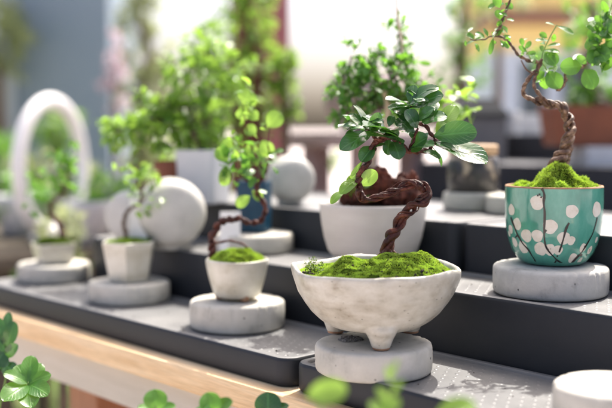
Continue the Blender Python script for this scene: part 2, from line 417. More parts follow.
for (xa, xb, x2, lab) in ((-1.380, -.6935, -1.296, 'dark grey plastic stepped shelf on the left, holding the hexagonal pot and the cream pot'),
                      (-.6875, .06, -.6875, 'dark grey plastic stepped shelf on the right, under the footed bowl and the teal pot')):
    t = thing('stepped_shelf', ((xa+xb)/2, .88, 0), lab, 'display shelf', 'stepped plastic display shelves on the table')
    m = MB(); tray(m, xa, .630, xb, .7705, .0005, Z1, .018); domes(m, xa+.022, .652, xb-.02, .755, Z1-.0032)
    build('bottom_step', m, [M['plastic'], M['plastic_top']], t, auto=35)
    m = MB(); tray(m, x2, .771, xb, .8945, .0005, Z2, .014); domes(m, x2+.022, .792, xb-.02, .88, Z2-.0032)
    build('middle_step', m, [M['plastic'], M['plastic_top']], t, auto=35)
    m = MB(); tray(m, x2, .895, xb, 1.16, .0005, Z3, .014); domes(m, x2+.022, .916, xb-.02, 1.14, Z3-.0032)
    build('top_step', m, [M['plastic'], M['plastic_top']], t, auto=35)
S1, S2, S3 = Z1-.0032+.0009, Z2-.0032+.0009, Z3-.0032+.0009

# ------------------------------------------------------------------ concrete discs
def disc_mesh(c, D, h, tilt=0, seed=0, hole=False):
    r = D/2
    rc = random.Random(seed*7+1); chips = [(rc.uniform(0, 6.28), rc.uniform(.02, .06), rc.uniform(.0006, .0024)) for _ in range(9)]
    def fn(a, rr, z):
        k = 1 + .006*math.sin(2*a+seed) + .004*math.sin(5*a+seed*2)
        if z > h*.72 and rr > r*.85:
            for (ca, cw, cd_) in chips:
                d = (a - ca + math.pi) % (2*math.pi) - math.pi
                e = math.exp(-(d/cw)**2)*cd_; rr -= e; z -= e*.5
            rr += .0004*noise.noise(Vector((math.cos(a)*9, math.sin(a)*9, seed)))
        return rr*k, z + (tilt*math.sin(a+seed))*rr/r*(z > h*.5)
    m = MB()
    prof = [(r*.5, .0), (r-.003, 0), (r-.001, .0012), (r, .0035), (r+.0003, h*.5), (r, h-.004), (r-.0008, h-.0018), (r-.0025, h-.0005), (r-.005, h), (r*.8, h-.0002), (r*.55, h-.0008)]
    m.lathe(c, prof, 224, fn)
    return m
DG = 'round concrete stands on the stepped shelves'
def disc(px, py, z, D, h, mat, label, seed=0):
    c = P(px, py, z); c.z = z
    t = build('concrete_stand', disc_mesh(c, D, h, .0006, seed), M[mat], loc=c, auto=50)
    tag(t, label, 'plant stand', DG)
    return c, h
c_bowl, _ = disc(373.6, 369.8, S1, .1105, .027, 'concrete', 'pale concrete disc under the three-footed bowl, with a rough dark patch on top', 1)
c_mid, _ = disc(237.3, 325.5, S1, .1105, .031, 'concrete', 'pale concrete disc under the round cream pot with the curling bonsai', 2)
c_hex, _ = disc(129.8, 299.5, S1, .1085, .026, 'concrete', 'pale concrete disc under the hexagonal white pot', 3)
c_left, _ = disc(54, 279.5, S1, .1085, .026, 'concrete', 'leftmost concrete disc, under the small square white pot', 4)
c_teal, _ = disc(550, 292.5, S2, .1145, .0285, 'concrete2', 'grey pitted concrete disc under the teal blossom pot', 5)
c_blue, _ = disc(253, 251, S2, .109, .026, 'concrete', 'concrete disc under the dark blue pot', 6)
c_front, _ = disc(611, 421, S1, .0885, .030, 'concrete', 'empty concrete disc cut off by the bottom right corner of the picture', 7)
c_big, _ = disc(372.5, 268, S2, .098, .017, 'concrete', 'thin concrete disc under the big white pot of lava rock', 8)
c_jar, _ = disc(473, 209, S3, .083, .024, 'concrete', 'blurred concrete disc under the wooden-lidded jar', 9)
c_emp, _ = disc(522, 213, S3, .095, .024, 'concrete', 'blurred empty concrete disc behind the teal pot, next to the jar', 10)

# rough patch on the bowl's disc, part of that disc
m = MB()
cp = P(351, 338.5, c_bowl.z+.027); nn_ = 26
ring0 = []; ring1 = []
for j in range(nn_):
    a = 2*math.pi*j/nn_; k = 1 + .22*noise.noise(Vector((math.cos(a)*1.5, math.sin(a)*1.5, 3)))
    ring0.append(cp + Vector((math.cos(a)*.0125*k, math.sin(a)*.0125*k, -.0006)))
    ring1.append(cp + Vector((math.cos(a)*.0105*k, math.sin(a)*.0105*k, .0006)))
m.rings([ring0, ring1], False, True)
for i in range(70):
    a = rng.uniform(0, 6.28); rr = .0105*math.sqrt(rng.random())
    m.blob(cp + Vector((rr*math.cos(a), rr*math.sin(a), .0004)), rng.uniform(.0006, .0013), 1, .3, 1.5, i)
bd = bpy.data.objects['concrete_stand']
build('aggregate_patch', m, M['gravel'], bd)

m = MB()
for i in range(150):
    u_ = rng.uniform(-1.3, .0); st_ = rng.choice((0, 0, 1))
    p_ = Vector((u_, rng.uniform(.648, .76) if st_ == 0 else rng.uniform(.79, .885), (Z1 if st_ == 0 else Z2) - .0030))
    r_ = rng.uniform(.0004, .0012); m.blob(p_ + Vector((0, 0, r_*.4)), r_, 1, .5, 1.7, i, 0, (1, rng.uniform(.6, 1.3), .6))
cr_ = build('soil_crumbs', m, M['soil']); cr_['kind'] = 'stuff'; tag(cr_, 'scattered crumbs of dark soil on the grey shelf steps', 'soil')

# ------------------------------------------------------------------ moss
def moss(parent, c, rad_fn, z0, hgt_fn, n, ts, mat='moss', name='moss', base='mossbase', dark=0.0):
    """mound: rad_fn(angle)->radius; hgt_fn(x,y,f)->height; tufts of tiny blades cover it"""
    m = MB(); seg = 48; rr = 14
    def hp(a, f):
        r = rad_fn(a)*f; x = r*math.cos(a); y = r*math.sin(a)
        return Vector((c[0]+x, c[1]+y, z0 + hgt_fn(x, y, f)))
    rings = [[hp(2*math.pi*j/seg, max(.02, 1 - i/rr)) for j in range(seg)] for i in range(rr+1)]
    m.rings(rings, False, True)
    build('soil', m, M[base], parent)
    t = MB()
    for i in range(n):
        a = rng.uniform(0, 2*math.pi); f = math.sqrt(rng.random())
        p = hp(a, f)
        e = .002
        px = hp(a+.03, f) - p; pr = hp(a, min(1, f+.03)) - p
        nr = px.cross(pr)
        nr = nr.normalized() if nr.length > 0 else Vector((0, 0, 1))
        if nr.z < 0: nr = -nr
        lump = noise.noise((p - Vector(c))*150)
        if noise.noise((p - Vector(c))*55 + Vector((9, 2, 0))) < -.38 + dark: continue
        rnd0 = min(1, max(0, .5 + .9*lump + .5*noise.noise((p - Vector(c))*35) + rng.uniform(-.35, .35)))
        for k in range(4):
            d = (nr*1.0 + rvec()*.9).normalized()
            L_ = ts*rng.uniform(.6, 1.3)*(1 + .4*lump)
            b = p + rvec()*ts*.4; sd = d.cross(rvec()).normalized()*ts*.17
            t.add([b - sd, b + sd, b + d*L_*.6 + sd*.8, b + d*L_, b + d*L_*.6 - sd*.8], [(0, 1, 2, 3, 4)], 0, [(0, .5, rnd0)]*5)
    return build(name, t, M[mat], parent)

# ------------------------------------------------------------------ 1. footed bowl with bonsai
BZ = c_bowl.z + .027
cb = P(375.3, 339.5, BZ); cb.z = BZ
zb = zof(cb)
K = zb/F_PX           # metres per px at the bowl
bowl = thing('potted_bonsai', cb, 'wavy-rimmed speckled cream bowl on three feet with bright moss and a looped red-brown bonsai', 'bonsai', 'bonsai plants in pots on the stepped shelves')
RIMZ = .0715
def bowlfn(a, r, z):
    f = max(0, min(1, (z-.02)/(RIMZ-.02)))
    w = 1 + f*(.012*math.sin(3*a+.6) + .010*math.sin(5*a+1.9) + .006*math.sin(9*a+.3))
    dz = f**2*(.0016*math.sin(3*a+2.2) + .0013*math.sin(5*a+.7) + .0007*math.sin(8*a))
    return r*w*(1 + .004*math.sin(14*a+z*300)), z + dz
rpx = lambda v: v*K
prof = [(rpx(8), .0095), (rpx(28), .0105), (rpx(45), .0150), (rpx(55.5), .0212), (rpx(64.5), .0290), (rpx(71.5), .0380), (rpx(77.5), .0470), (rpx(81), .0555),
        (rpx(83.5), .0620), (rpx(84.6), .0670), (rpx(84.6), .0697), (rpx(83.8), .0712), (rpx(82.3), .0718), (rpx(80.6), .0710), (rpx(79.5), .0690), (rpx(78), .0650), (rpx(75), .058), (rpx(60), .050)]
m = MB(); m.lathe(cb, prof, 160, bowlfn)
view_az = math.atan2(-F0.y, -F0.x)   # direction from the bowl towards the camera
feet = []
for da, fr_ in ((0.05, .0435), (2.27, .0485), (-2.27, .0485)):
    a = view_az + da; fc = cb + Vector((math.cos(a), math.sin(a), 0))*fr_
    tang = Vector((math.cos(a), math.sin(a), 0)); feet.append(fc)
    rs = []
    for (r, z, out) in ((.0078, .0012, 0), (.0088, .003, 0), (.0098, .006, .0), (.0110, .0095, .0), (.0130, .0135, 0), (.0158, .0180, -.001), (.0190, .0228, -.005), (.0210, .0275, -.009), (.017, .031, -.014)):
        rs.append([fc + tang*out + Vector((r*math.cos(2*math.pi*j/40), r*math.sin(2*math.pi*j/40), z)) for j in range(40)])
    m.rings(rs, True, True, 0)
bo = build('bowl', m, [M['bowl']], bowl)
rm = bo.modifiers.new('skin', 'REMESH'); rm.mode = 'VOXEL'; rm.voxel_size = .0011; rm.use_smooth_shade = True
smd = bo.modifiers.new('soften', 'SMOOTH'); smd.factor = .5; smd.iterations = 14
for fc in feet:
    m = MB(); m.lathe(fc, [(.0045, .0), (.0072, .0003), (.0080, .0012), (.0081, .0026), (.006, .0045)], 32)
    build('foot', m, M['unglazed'], bowl)
def hbowl(x, y, f):
    p = Vector((x, y, 0))
    # two mounds, low saddle at the left
    u = x*RX.x + y*RX.y; w = x*F0.x + y*F0.y
    h = .019*math.exp(-((u-.018)/.028)**2 - ((w+.015)/.032)**2) + .013*math.exp(-((u-.050)/.018)**2 - (w/.04)**2) + .013*math.exp(-((u+.028)/.020)**2 - ((w+.02)/.03)**2)
    h += .0045*noise.noise(p*60) + .0018*noise.noise(p*190)
    return h*(1 - f**6) - .004*(f > .97)
moss(bowl, cb, lambda a: rpx(77)*(1 + .012*math.sin(3*a+.6) + .010*math.sin(5*a+1.9)), cb.z + .0655, hbowl, 24000, .0015, dark=.06)
# fringe of darker moss and a small weed at the left
t = MB(); s_ = MB()
for (x, y) in ((309, 262), (316, 260), (322, 264), (306, 267), (313, 266), (319, 268)):
    b = Q(x, y+6, zb + rng.uniform(-.01, .03)); b = P(x, y+6, cb.z+.066)
    for k in range(5):
        sprig(t, s_, b + rvec()*.003, Vector((0, 0, 1)) + rvec()*.8, .007, .0032, 5, L=3, sr=.0003)
build('weed', t, M['moss_dark'], bowl)

m = MB()
for i in range(230):
    a = rng.uniform(0, 6.28); rr_ = rpx(77)*rng.uniform(.80, .985) if i < 150 else rpx(70)*math.sqrt(rng.random())
    x_, y_ = rr_*math.cos(a), rr_*math.sin(a)
    if i < 150 and noise.noise(Vector((math.cos(a)*1.6, math.sin(a)*1.6, 4))) < -.05: continue
    r_ = rng.uniform(.0006, .0018)
    m.blob(Vector((cb.x + x_, cb.y + y_, cb.z + .0655 + hbowl(x_, y_, rr_/rpx(77)) + .0013)), r_*(1 if i < 150 else .6), 1, .6, 1.7, i)
build('soil_grit', m, M['soil'], bowl, smooth=False)
# trunk
TZ = zb + .000
tr = MB()
path = [(384, 262, .0), (388, 250, 0), (392, 236, 0), (401, 220, 0), (412, 208, -.004), (423, 200, -.006), (427, 191, -.004), (420, 184, 0), (405, 185.5, .004), (391, 192, .006), (376, 199, .008), (364, 199.5, .008), (358, 191, .006)]
twisted(tr, pxpath(path, TZ), 3, .0032, .0026, .036, (1.2, .66), 10, steps=12)
twisted(tr, pxpath(path, TZ), 2, .0046, .0009, .050, (1.15, .66), 7, steps=12, phase=.7)
path2 = [(364, 199, .008), (358.5, 190, .006), (359, 178, .004), (365, 166, .004), (371, 152, .002), (377, 141, 0), (386, 138, -.004)]
twisted(tr, pxpath(path2, TZ), 3, .0020, .0023, .022, (1.05, .85), 8, steps=12, phase=1)
path3 = [(379, 140, 0), (388, 137, -.003), (396, 139, -.006), (402, 146, -.008), (409, 151, -.008), (421, 151.5, -.004), (431, 148, 0), (434, 140, 0), (430, 131, 0), (421, 124, .002), (414, 116, .004), (411, 107, .006), (416, 101, .006), (424, 99, .006)]
twisted(tr, pxpath(path3, TZ), 2, .0015, .0019, .016, (1.05, .6), 8, steps=10, phase=2)
twisted(tr, pxpath([(377, 141, 0), (372, 133, .004), (365, 127, .01)], TZ), 2, .001, .0013, .014, (1, .6), 6)
twisted(tr, pxpath([(409, 151, -.006), (414, 139, -.012), (418, 128, -.014)], TZ), 2, .001, .0012, .014, (1, .6), 6)
for (ex, ey, dz_) in ((372, 262, -.004), (378, 268, -.016), (394, 266, -.014), (404, 262, 0), (390, 256, .012)):
    tr.tube(smooth_path([Q(388, 248, TZ), Q((388+ex)/2, 255, TZ + dz_*.5), Q(ex, ey, TZ + dz_)], 6), lambda t: .0030*(1 - .7*t), 8)
build('trunk', tr, M['bark_red'], bowl)

# leaves placed one by one: base px, tip px, width px, depth base, depth tip, roll deg, curl
lf = MB(); st = MB()
def LP(mb, b, t, w, z0, z1, roll, curl=.12, rnd=None, notch=0, Zc=None, pet=True, L=9, ob=.6, sm=None):
    Zc = Zc if Zc else TZ
    B = Q(b[0], b[1], Zc+z0); T = Q(t[0], t[1], Zc+z1)
    view = (CAM - (B+T)/2).normalized()
    ax = (T-B).normalized()
    tl_ = R(min(80, abs(roll)))            # lean of the blade from facing sideways to facing the sky
    side_ = ax.cross(view) * (.35 if roll < 0 else -.25)
    n = view*math.cos(tl_) + Vector((0, 0, 1))*math.sin(tl_)*1.25 + side_*math.sin(tl_)
    n = (n - ax*n.dot(ax)).normalized()
    mb.leaf(B, T, n, w*Zc/F_PX, curl, .22, L, rnd, 0, notch, ob)
main = [
 ((433,136),(476,131),25,.0,-.014,10,.06,.35,0), ((434,143),(487,158),30,.0,-.03,-52,.05,.55,0), ((432,142),(462,149),16,-.004,-.02,-70,.1,.3,0),
 ((421,124),(446,113),20,.004,.0,25,.1,.9,0), ((419,122),(437,99),15,.006,.012,-20,.1,.8,0),
 ((412,108),(441,92),20,.004,-.008,-25,.1,.15,0), ((414,100),(436,84),17,.004,.0,-45,.12,.4,0), ((411,104),(413,84),11,.006,.01,30,.1,.5,0),
 ((409,108),(389,94),15,.004,-.012,-50,.15,.3,0), ((410,110),(391,103),15,.0,-.02,-58,.15,.1,0), ((412,112),(398,99),13,.0,.012,-40,.1,.4,0),
 ((417,122),(432,107),14,-.01,-.02,-35,.1,.2,0), ((417,128),(408,110),17,-.012,-.02,30,.1,.3,0), ((418,128),(398,106),14,-.012,.0,10,.1,.5,0),
 ((398,139),(366,119),26,-.004,-.03,-55,.08,.2,0), ((400,142),(362,131),22,-.006,-.035,-62,.05,.4,0), ((403,145),(384,127),20,-.008,-.03,-48,.1,.1,0),
 ((372,132),(341,147),19,.004,-.012,20,.05,.75,0), ((369,130),(350,112),16,.006,.01,-30,.1,.55,0), ((366,128),(339,122),11,.01,-.004,-62,.1,.2,0),
 ((365,127),(345,133),9,.012,.0,-58,.1,.3,0), ((372,134),(378,114),12,.0,-.012,-20,.12,.8,0), ((368,128),(357,103),10,.01,.016,-60,.1,.2,0),
 ((393,141),(400,157),16,-.006,-.018,12,.12,.1,0), ((389,139),(388,154),11,-.004,-.01,30,.12,.2,0),
 ((410,151),(425,136),22,-.008,-.022,-20,.1,.25,0), ((408,150),(432,141),17,-.008,-.028,-42,.1,.1,0), ((414,139),(405,122),15,-.012,-.02,35,.1,.3,0),
 ((374,146),(361,160),15,.002,-.004,15,.1,.5,0), ((371,151),(383,142),8,.002,-.01,-35,.1,.4,0),
 ((422,151),(440,155),10,-.004,-.02,-58,.1,.4,0), ((430,132),(419,150),14,.0,.012,40,.1,.2,0), ((424,99),(409,86),12,.006,.014,-50,.1,.6,0),
 ((416,118),(397,121),15,.002,-.016,-50,.12,.3,0), ((384,138),(402,126),16,-.002,-.022,-55,.1,.25,0), ((431,146),(444,164),10,0,.01,60,.1,.4,0),
 ((371,134),(354,140),13,.008,.014,35,.1,.3,0), ((360,125),(344,112),8,.012,.02,-60,.1,.3,0), ((387,137),(373,128),15,-.002,-.014,-48,.1,.5,0)]
for q in main:
    big = q[2] > 24 and abs(q[5]) < 15
    LP(lf, q[0], q[1], q[2]*(1.0 if big else 1.08), q[3], q[4], q[5] if big else math.copysign(min(78, abs(q[5])*.75 + 28), q[5]), q[6] + .06, q[7]*.8)
for i in range(46):
    cx_, cy_ = rng.choice(((366, 127), (374, 124), (384, 130), (408, 106), (416, 100), (402, 112), (412, 122), (424, 112), (398, 130), (408, 138), (356, 124), (420, 92)))
    bx_, by_ = cx_ + rng.gauss(0, 5), cy_ + rng.gauss(0, 4); an_ = rng.uniform(-.2, 3.4)
    ln_ = rng.uniform(9, 17)
    LP(lf, (bx_, by_), (bx_ + ln_*math.cos(an_), by_ - ln_*.75*math.sin(an_)), ln_*rng.uniform(.42, .6), rng.uniform(-.012, .018), rng.uniform(-.02, .03), rng.choice((-1, 1))*rng.uniform(35, 78), rng.uniform(.08, .3), rng.random())
build('leaves', lf, M['leaf_dark'], bowl)
lb = MB()
for q in [((361,186),(376,171),16,.004,-.002,8,.05,.7), ((363,161),(351,176),5,.004,.0,0,.1,.3), ((358,180),(341,190),13,.006,-.01,-25,.2,.9), ((344,191),(331,201),9,.0,-.01,-30,.2,.6),
          ((345,190),(355,174),9,.004,.012,10,.1,.9), ((358,172),(347,184),8,.004,.012,40,.1,.5), ((440,130),(456,104),17,.01,.02,10,.1,.8), ((436,133),(448,118),12,.006,.014,-30,.1,.9)]:
    LP(lb, *q)
lb.leaf(Q(360, 178, TZ), Q(350, 178, TZ), Vector((0, 0, 1)), .002, L=3)
build('young_leaves', lb, M['leaf_bright'], bowl, label='bright yellow-green young leaves low on the trunk')
st = MB(); st.tube(smooth_path(pxpath([(361, 190, .004), (359, 183, .004), (352, 184, .002), (344, 191, 0), (340, 195, -.002)], TZ), 5), .0006, 6); build('green_shoot', st, M['stem_green'], bowl)
st = MB(); st.tube(smooth_path(pxpath([(368, 150, .003), (363, 160, .003), (358, 172, .004), (357, 182, .004)], TZ), 5), .0006, 6); build('green_shoot', st, M['stem_green'], bowl)

# ------------------------------------------------------------------ 2. teal blossom pot with bonsai
TB = c_teal.z + .0285
ct = P(552.5, 262.5, TB); ct.z = TB
zt = zof(ct); KT = zt/F_PX
teal = thing('potted_bonsai', ct, 'teal glazed pot painted with white blossoms, mossy, holding a tall twisting bonsai', 'bonsai', 'bonsai plants in pots on the stepped shelves')
RT = 47.8*KT; HT = .0795
tprof = [(RT*.30, .0015), (RT*.58, .0), (RT*.64, .0012), (RT*.72, .0045), (RT*.82, .0115), (RT*.90, .021), (RT*.955, .032), (RT*.985, .044), (RT*1.0, .058), (RT*1.0, .072), (RT*.998, HT-.0012)]
def trad(z):
    for i in range(1, len(tprof)-1):
        (r0, z0), (r1, z1) = tprof[i], tprof[i+1]
        if z0 <= z <= z1 and z1 > z0: return r0 + (r1-r0)*(z-z0)/(z1-z0)
    return RT
m = MB()
# fine profile for smoothness
fine = [tprof[0], tprof[1]] + [(trad(.0012 + (HT-.0024)*k/40), .0012 + (HT-.0024)*k/40) for k in range(41)]
m.lathe(ct, fine, 128, None, 0, True, False)
m.lathe(ct, [(RT*.998, HT-.0012), (RT*.992, HT), (RT*.965, HT+.0004), (RT*.945, HT), (RT*.94, HT-.002)], 128, None, 1, False, False)
m.lathe(ct, [(RT*.94, HT-.002), (RT*.93, HT-.012), (RT*.5, HT-.016)], 128, None, 0, False, True)
taz = math.atan2(CAM.y - ct.y, CAM.x - ct.x)
# painted decoration, lying .2 mm proud of the wall: pixel plan on the front, repeated freely round the back
def sp(th, z, off=.00022):
    z = max(z, .0045); r = trad(z) + off; a = taz + th
    return ct + Vector((r*math.cos(a), r*math.sin(a), z))
def plan(zx, zy):   # plan coordinates (zoomed photo) -> angle, height
    s = (zx - 159.5)/122.5; s = max(-.985, min(.985, s))
    return math.asin(s), HT - .0 - (zy - 94)/2.55*KT*1.0 + .0
def pdisc(th, z, r, mi, off, jag=.06, seed=0):
    n = 22; c0 = sp(th, z, off + .0001); rings = []
    for f in (1, .66, .33):
        ring = []
        for j in range(n):
            a = 2*math.pi*j/n; k = 1 + jag*math.sin(3*a+seed) + jag*.6*math.sin(5*a+seed*2)
            ring.append(sp(th + r*f*k*math.cos(a)/RT, min(HT-.002, z + r*f*k*math.sin(a)), off))
        rings.append(ring)
    m.rings(rings, False, True, mi)
def pline(pts, w0, w1, mi, off):
    q = smooth_path([Vector((th*RT, z, 0)) for th, z in pts], 7); L_ = []; R_ = []; N = len(q)
    for i in range(N):
        t = (q[min(i+1, N-1)] - q[max(0, i-1)]).normalized(); nn = Vector((-t.y, t.x, 0))
        w = (w0 + (w1-w0)*i/(N-1))*(1 + .22*math.sin(i*.55+pts[0][1]*500))
        a = q[i]+nn*w; b = q[i]-nn*w
        L_.append(sp(a.x/RT, a.y, off)); R_.append(sp(b.x/RT, b.y, off))
    vs = L_ + R_
    m.add(vs, [(i, i+1, N+i+1, N+i) for i in range(N-1)], mi)
fl = [(121,130,19),(203,150,17),(263,148,20),(57,153,15),(70,187,16),(92,214,17),(120,212,16),(152,188,19),(57,235,13),(78,245,17),(126,245,18),(151,246,16),(186,216,17),(174,246,13),(220,268,14),(240,242,12),(262,250,11),(247,279,9),(52,203,12),(205,222,12),(272,225,8),(46,216,8)]
for i, (x, y, r) in enumerate(fl):
    th, z = plan(x, y); pdisc(th, max(.006, z), r/2.55*KT*.95, 2, .00022 + .00003*(i % 4), .05, i)
    for k in range(5):
        a = rng.uniform(0, 6.28); d = rng.uniform(.15, .4)*r/2.55*KT
        if i in (11, 16) and k < 3: pdisc(th + d*math.cos(a)/RT, max(.006, z + d*math.sin(a)), .00045, 3, .00045, .02, k)
br = [[(131,95),(137,110),(136,130),(139,160),(138,215),(145,245),(172,272)], [(172,272),(165,284),(155,297)], [(172,272),(196,285),(215,297)], [(218,292),(238,258),(245,240),(258,205),(265,168)],
      [(197,178),(190,195),(184,225),(177,252)], [(55,172),(62,192),(70,215),(80,235),(92,250),(100,270),(104,284)], [(245,262),(232,262),(222,280)], [(70,215),(62,222)], [(137,205),(143,196)]]
for b in br:
    pline([plan(x, y) for x, y in b], .00125, .0008, 3, .00040)
for (x, y) in ((126,110),(122,113),(130,117),(183,228),(173,262),(236,262),(243,238),(258,262)):
    th, z = plan(x, y); pdisc(th, z, .0009, 3, .00050, .2, x)
for rep in (2.4, 4.0):   # unseen side carries the same kind of spray
    for i, (x, y, r) in enumerate(fl[:14]):
        th, z = plan(x*.8+30, y); pdisc(th*.6+rep, max(.006, z), r/2.55*KT*.9, 2, .00022 + .00003*(i % 4), .05, i)
    for b in br[:4]:
        pline([(plan(x*.8+30, y)[0]*.6+rep, plan(x, y)[1]) for x, y in b], .0008, .0005, 3, .0004)
pot = build('pot', m, [M['teal'], M['unglazed'], M['blossom'], M['ink']], teal, label='teal pot with white painted blossoms on black branches and a bare brown rim')
def hteal(x, y, f):
    u = x*RX.x + y*RX.y; w = x*F0.x + y*F0.y
    h = .021*math.exp(-((u-.004)/.0175)**2 - (w/.022)**2) + .006*math.exp(-((u+.012)/.012)**2 - ((w+.01)/.02)**2) + .007*math.exp(-((u-.022)/.014)**2 - (w/.02)**2)
    return h*(1 - f**5) + .0075*noise.noise(Vector((x, y, 0.3))*85) + .003*noise.noise(Vector((x, y, 0))*190)*(1-f**4)
moss(teal, ct, lambda a: RT*.90, ct.z + HT - .0035, hteal, 9000, .0027, dark=-.1)
tt = MB()
Zt = zt
twisted(tt, pxpath([(553, 174), (556, 164), (562, 153), (567, 143), (570, 131), (569, 121), (566, 112), (558, 106), (547, 103), (536, 101)], Zt), 3, .0038, .0029, .025, (1.15, .75), 9, steps=10)
twisted(tt, pxpath([(560, 172, .006), (566, 160, .005), (568, 150, .003), (569, 138, 0)], Zt), 2, .0022, .0026, .03, (1.1, .9), 8, steps=10)
twisted(tt, pxpath([(549, 104), (536, 101, .002), (526, 97, .004), (523, 89, .004), (528, 80, .002), (534, 72, 0), (539, 65, 0), (541, 59, 0)], Zt), 2, .0012, .0016, .016, (1.1, .8), 8, steps=9)
twisted(tt, pxpath([(553, 104, -.004), (544, 99, -.005), (537, 92, -.005), (534, 82, -.004), (537, 73, -.002), (541, 62, 0)], Zt), 2, .0011, .0014, .015, (1, .8), 7, steps=9, phase=1.3)
twisted(tt, pxpath([(541, 62), (532, 61), (521, 57), (514, 49), (507, 40), (498, 36), (490, 37), (480, 40), (470, 39)], Zt), 2, .0009, .0012, .013, (1.1, .45), 7, steps=9)
twisted(tt, pxpath([(494, 36), (500, 27), (504, 16), (508, 6), (512, -6), (518, -22)], Zt), 2, .0009, .0012, .013, (1, .6), 7, steps=9)
twisted(tt, pxpath([(556, 90, 0), (562, 87, 0), (565, 80, 0), (566, 74, .002), (574, 70, .004), (583, 66, .004), (592, 58, .004), (597, 50, .004)], Zt), 2, .0009, .0013, .013, (1.1, .7), 7, steps=9)
twisted(tt, pxpath([(534, 74), (526, 69, -.003), (521, 60, -.003)], Zt), 1, .0, .0011, .013, (1, .5), 6)
build('trunk', tt, M['bark_tan'], teal)
for q in ([(541, 62), (544, 50), (551, 35), (557, 25)], [(597, 50), (602, 38), (607, 20), (612, 5), (615, -10)], [(541, 62), (545, 66), (549, 76)], [(531, 60), (527, 52), (523, 46)], [(596, 52, 0), (600, 60, -.005), (602, 68, -.01)]):
    sh = MB(); sh.tube(smooth_path(pxpath(q, Zt), 6), .0006, 6); build('green_shoot', sh, M['stem_green'], teal)
tl = MB(); td = MB()
for q in [((582,66),(561,67),18,0,-.01,8,.05,.9), ((585,69),(594,88),17,.002,-.01,-8,.05,.95), ((548,71),(559,88),17,0,-.01,10,.08,.5), ((549,76),(542,88),12,0,.01,20,.1,.4),
          ((545,72),(536,78),9,0,.0,30,.1,.6), ((545,52),(556,64),15,0,-.01,20,.1,.3), ((544,50),(559,51),6,0,-.012,-50,.1,.5), ((549,41),(536,39),6,0,-.006,-40,.1,.5),
          ((556,26),(546,22),5,0,-.004,-50,.1,.4), ((557,26),(574,33),7,0,-.006,-55,.1,.2), ((599,48),(586,40),16,0,.006,10,.1,.5), ((600,45),(612,52),18,0,-.01,20,.1,.3), ((600,50),(590,62),15,0,-.01,10,.1,.4),
          ((602,40),(590,28),16,0,.004,10,.1,.6), ((603,36),(614,24),14,0,-.006,20,.1,.7), ((601,60),(612,66),15,0,-.01,0,.1,.5), ((596,54),(588,50),12,0,.0,10,.1,.5), ((597,46),(606,60),16,0,-.014,-10,.1,.6),
          ((500,8),(495,-4),9,0,0,10,.1,.6), ((505,3),(513,8),7,0,0,20,.1,.9), ((503,20),(496,10),8,0,0,20,.1,.6),
          ((591,30),(600,22),14,.01,.02,20,.1,.4), ((606,30),(596,16),14,.0,.01,-10,.1,.4)]:
    LP(tl, *q, Zc=Zt)
for q in [((493,38),(490,54),5,0,-.004,10,.1,.3), ((498,37),(502,24),6,0,.004,20,.1,.5), ((485,38),(476,32),7,0,0,-40,.1,.2), ((488,37),(484,28),5,0,0,-50,.1,.1), ((480,40),(466,43),6,0,0,-60,.1,.3), ((500,40),(509,48),4,0,0,20,.1,.4),
          ((474,39),(467,33),6,0,0,-30,.1,.3), ((500,38),(511,36),5,0,0,-40,.1,.5), ((527,52),(519,46),5,0,0,0,.1,.4), ((525,49),(531,41),5,0,0,0,.1,.6), ((528,54),(536,52),5,0,0,-20,.1,.4), ((523,46),(521,38),5,0,0,0,.1,.6), ((547,46),(560,43),4,0,0,-40,.1,.2)]:
    LP(td, *q, Zc=Zt)
for (cx_, cy_, n_, s_x, s_y, l0, l1) in ((600, 42, 26, 7, 10, 8, 14), (606, 18, 12, 6, 8, 8, 13), (596, 60, 6, 6, 5, 8, 13), (546, 74, 7, 5, 5, 6, 10), (548, 50, 7, 5, 7, 5, 9), (496, 34, 12, 9, 4, 4, 8), (503, 12, 9, 5, 8, 5, 9), (526, 52, 9, 5, 4, 4, 7), (476, 38, 7, 6, 4, 4, 8)):
    for i in range(n_):
        bx_, by_ = cx_ + rng.gauss(0, s_x), cy_ + rng.gauss(0, s_y); an_ = rng.uniform(0, 6.28); ln_ = rng.uniform(l0, l1)
        LP(tl, (bx_, by_), (bx_ + ln_*math.cos(an_), by_ - ln_*math.sin(an_)), ln_*rng.uniform(.5, .75), rng.uniform(-.01, .012), rng.uniform(-.015, .015), rng.choice((-1, 1))*rng.uniform(0, 70), rng.uniform(.05, .25), rng.random(), Zc=Zt)
build('leaves', tl, M['leaf_mid'], teal)
build('small_leaves', td, M['leaf_mid'], teal)

# ------------------------------------------------------------------ 3. round cream pot with curling bonsai (centre left)
BG = 'bonsai plants in pots on the stepped shelves'
cm = c_mid + Vector((0, 0, .031)); zm = zof(cm)
mid = thing('potted_bonsai', cm, 'round tapered cream pot with three stub feet and a thin bonsai curling to the right', 'bonsai', BG)
KM = zm/F_PX
m = MB()
m.lathe(cm, [(.010, .004), (.0235, .004), (.0262, .0055), (.0285, .011), (.0312, .020), (.0338, .030), (.0358, .040), (.0366, .0455), (.0364, .0470), (.0354, .0478), (.0340, .0470), (.0335, .045), (.0325, .041), (.02, .040)], 72, lambda a, r, z: (r*(1+.006*math.sin(4*a)), z+.0005*math.sin(3*a)*(z > .03)))
build('pot', m, M['cream'], mid)
for k in range(3):
    a = view_az + .5 + k*2.094; f = cm + Vector((math.cos(a), math.sin(a), 0))*.020
    m = MB(); m.lathe(f, [(.0035, 0), (.0045, .0006), (.0055, .003), (.007, .007)], 20)
    build('foot', m, M['unglazed'], mid)
moss(mid, cm, lambda a: .0325, cm.z + .0435, lambda x, y, f: .0125*(1-f**3)*(1+.4*noise.noise(Vector((x, y, 0))*90)), 3500, .0024)
t = MB(); Zm = zof(cm)
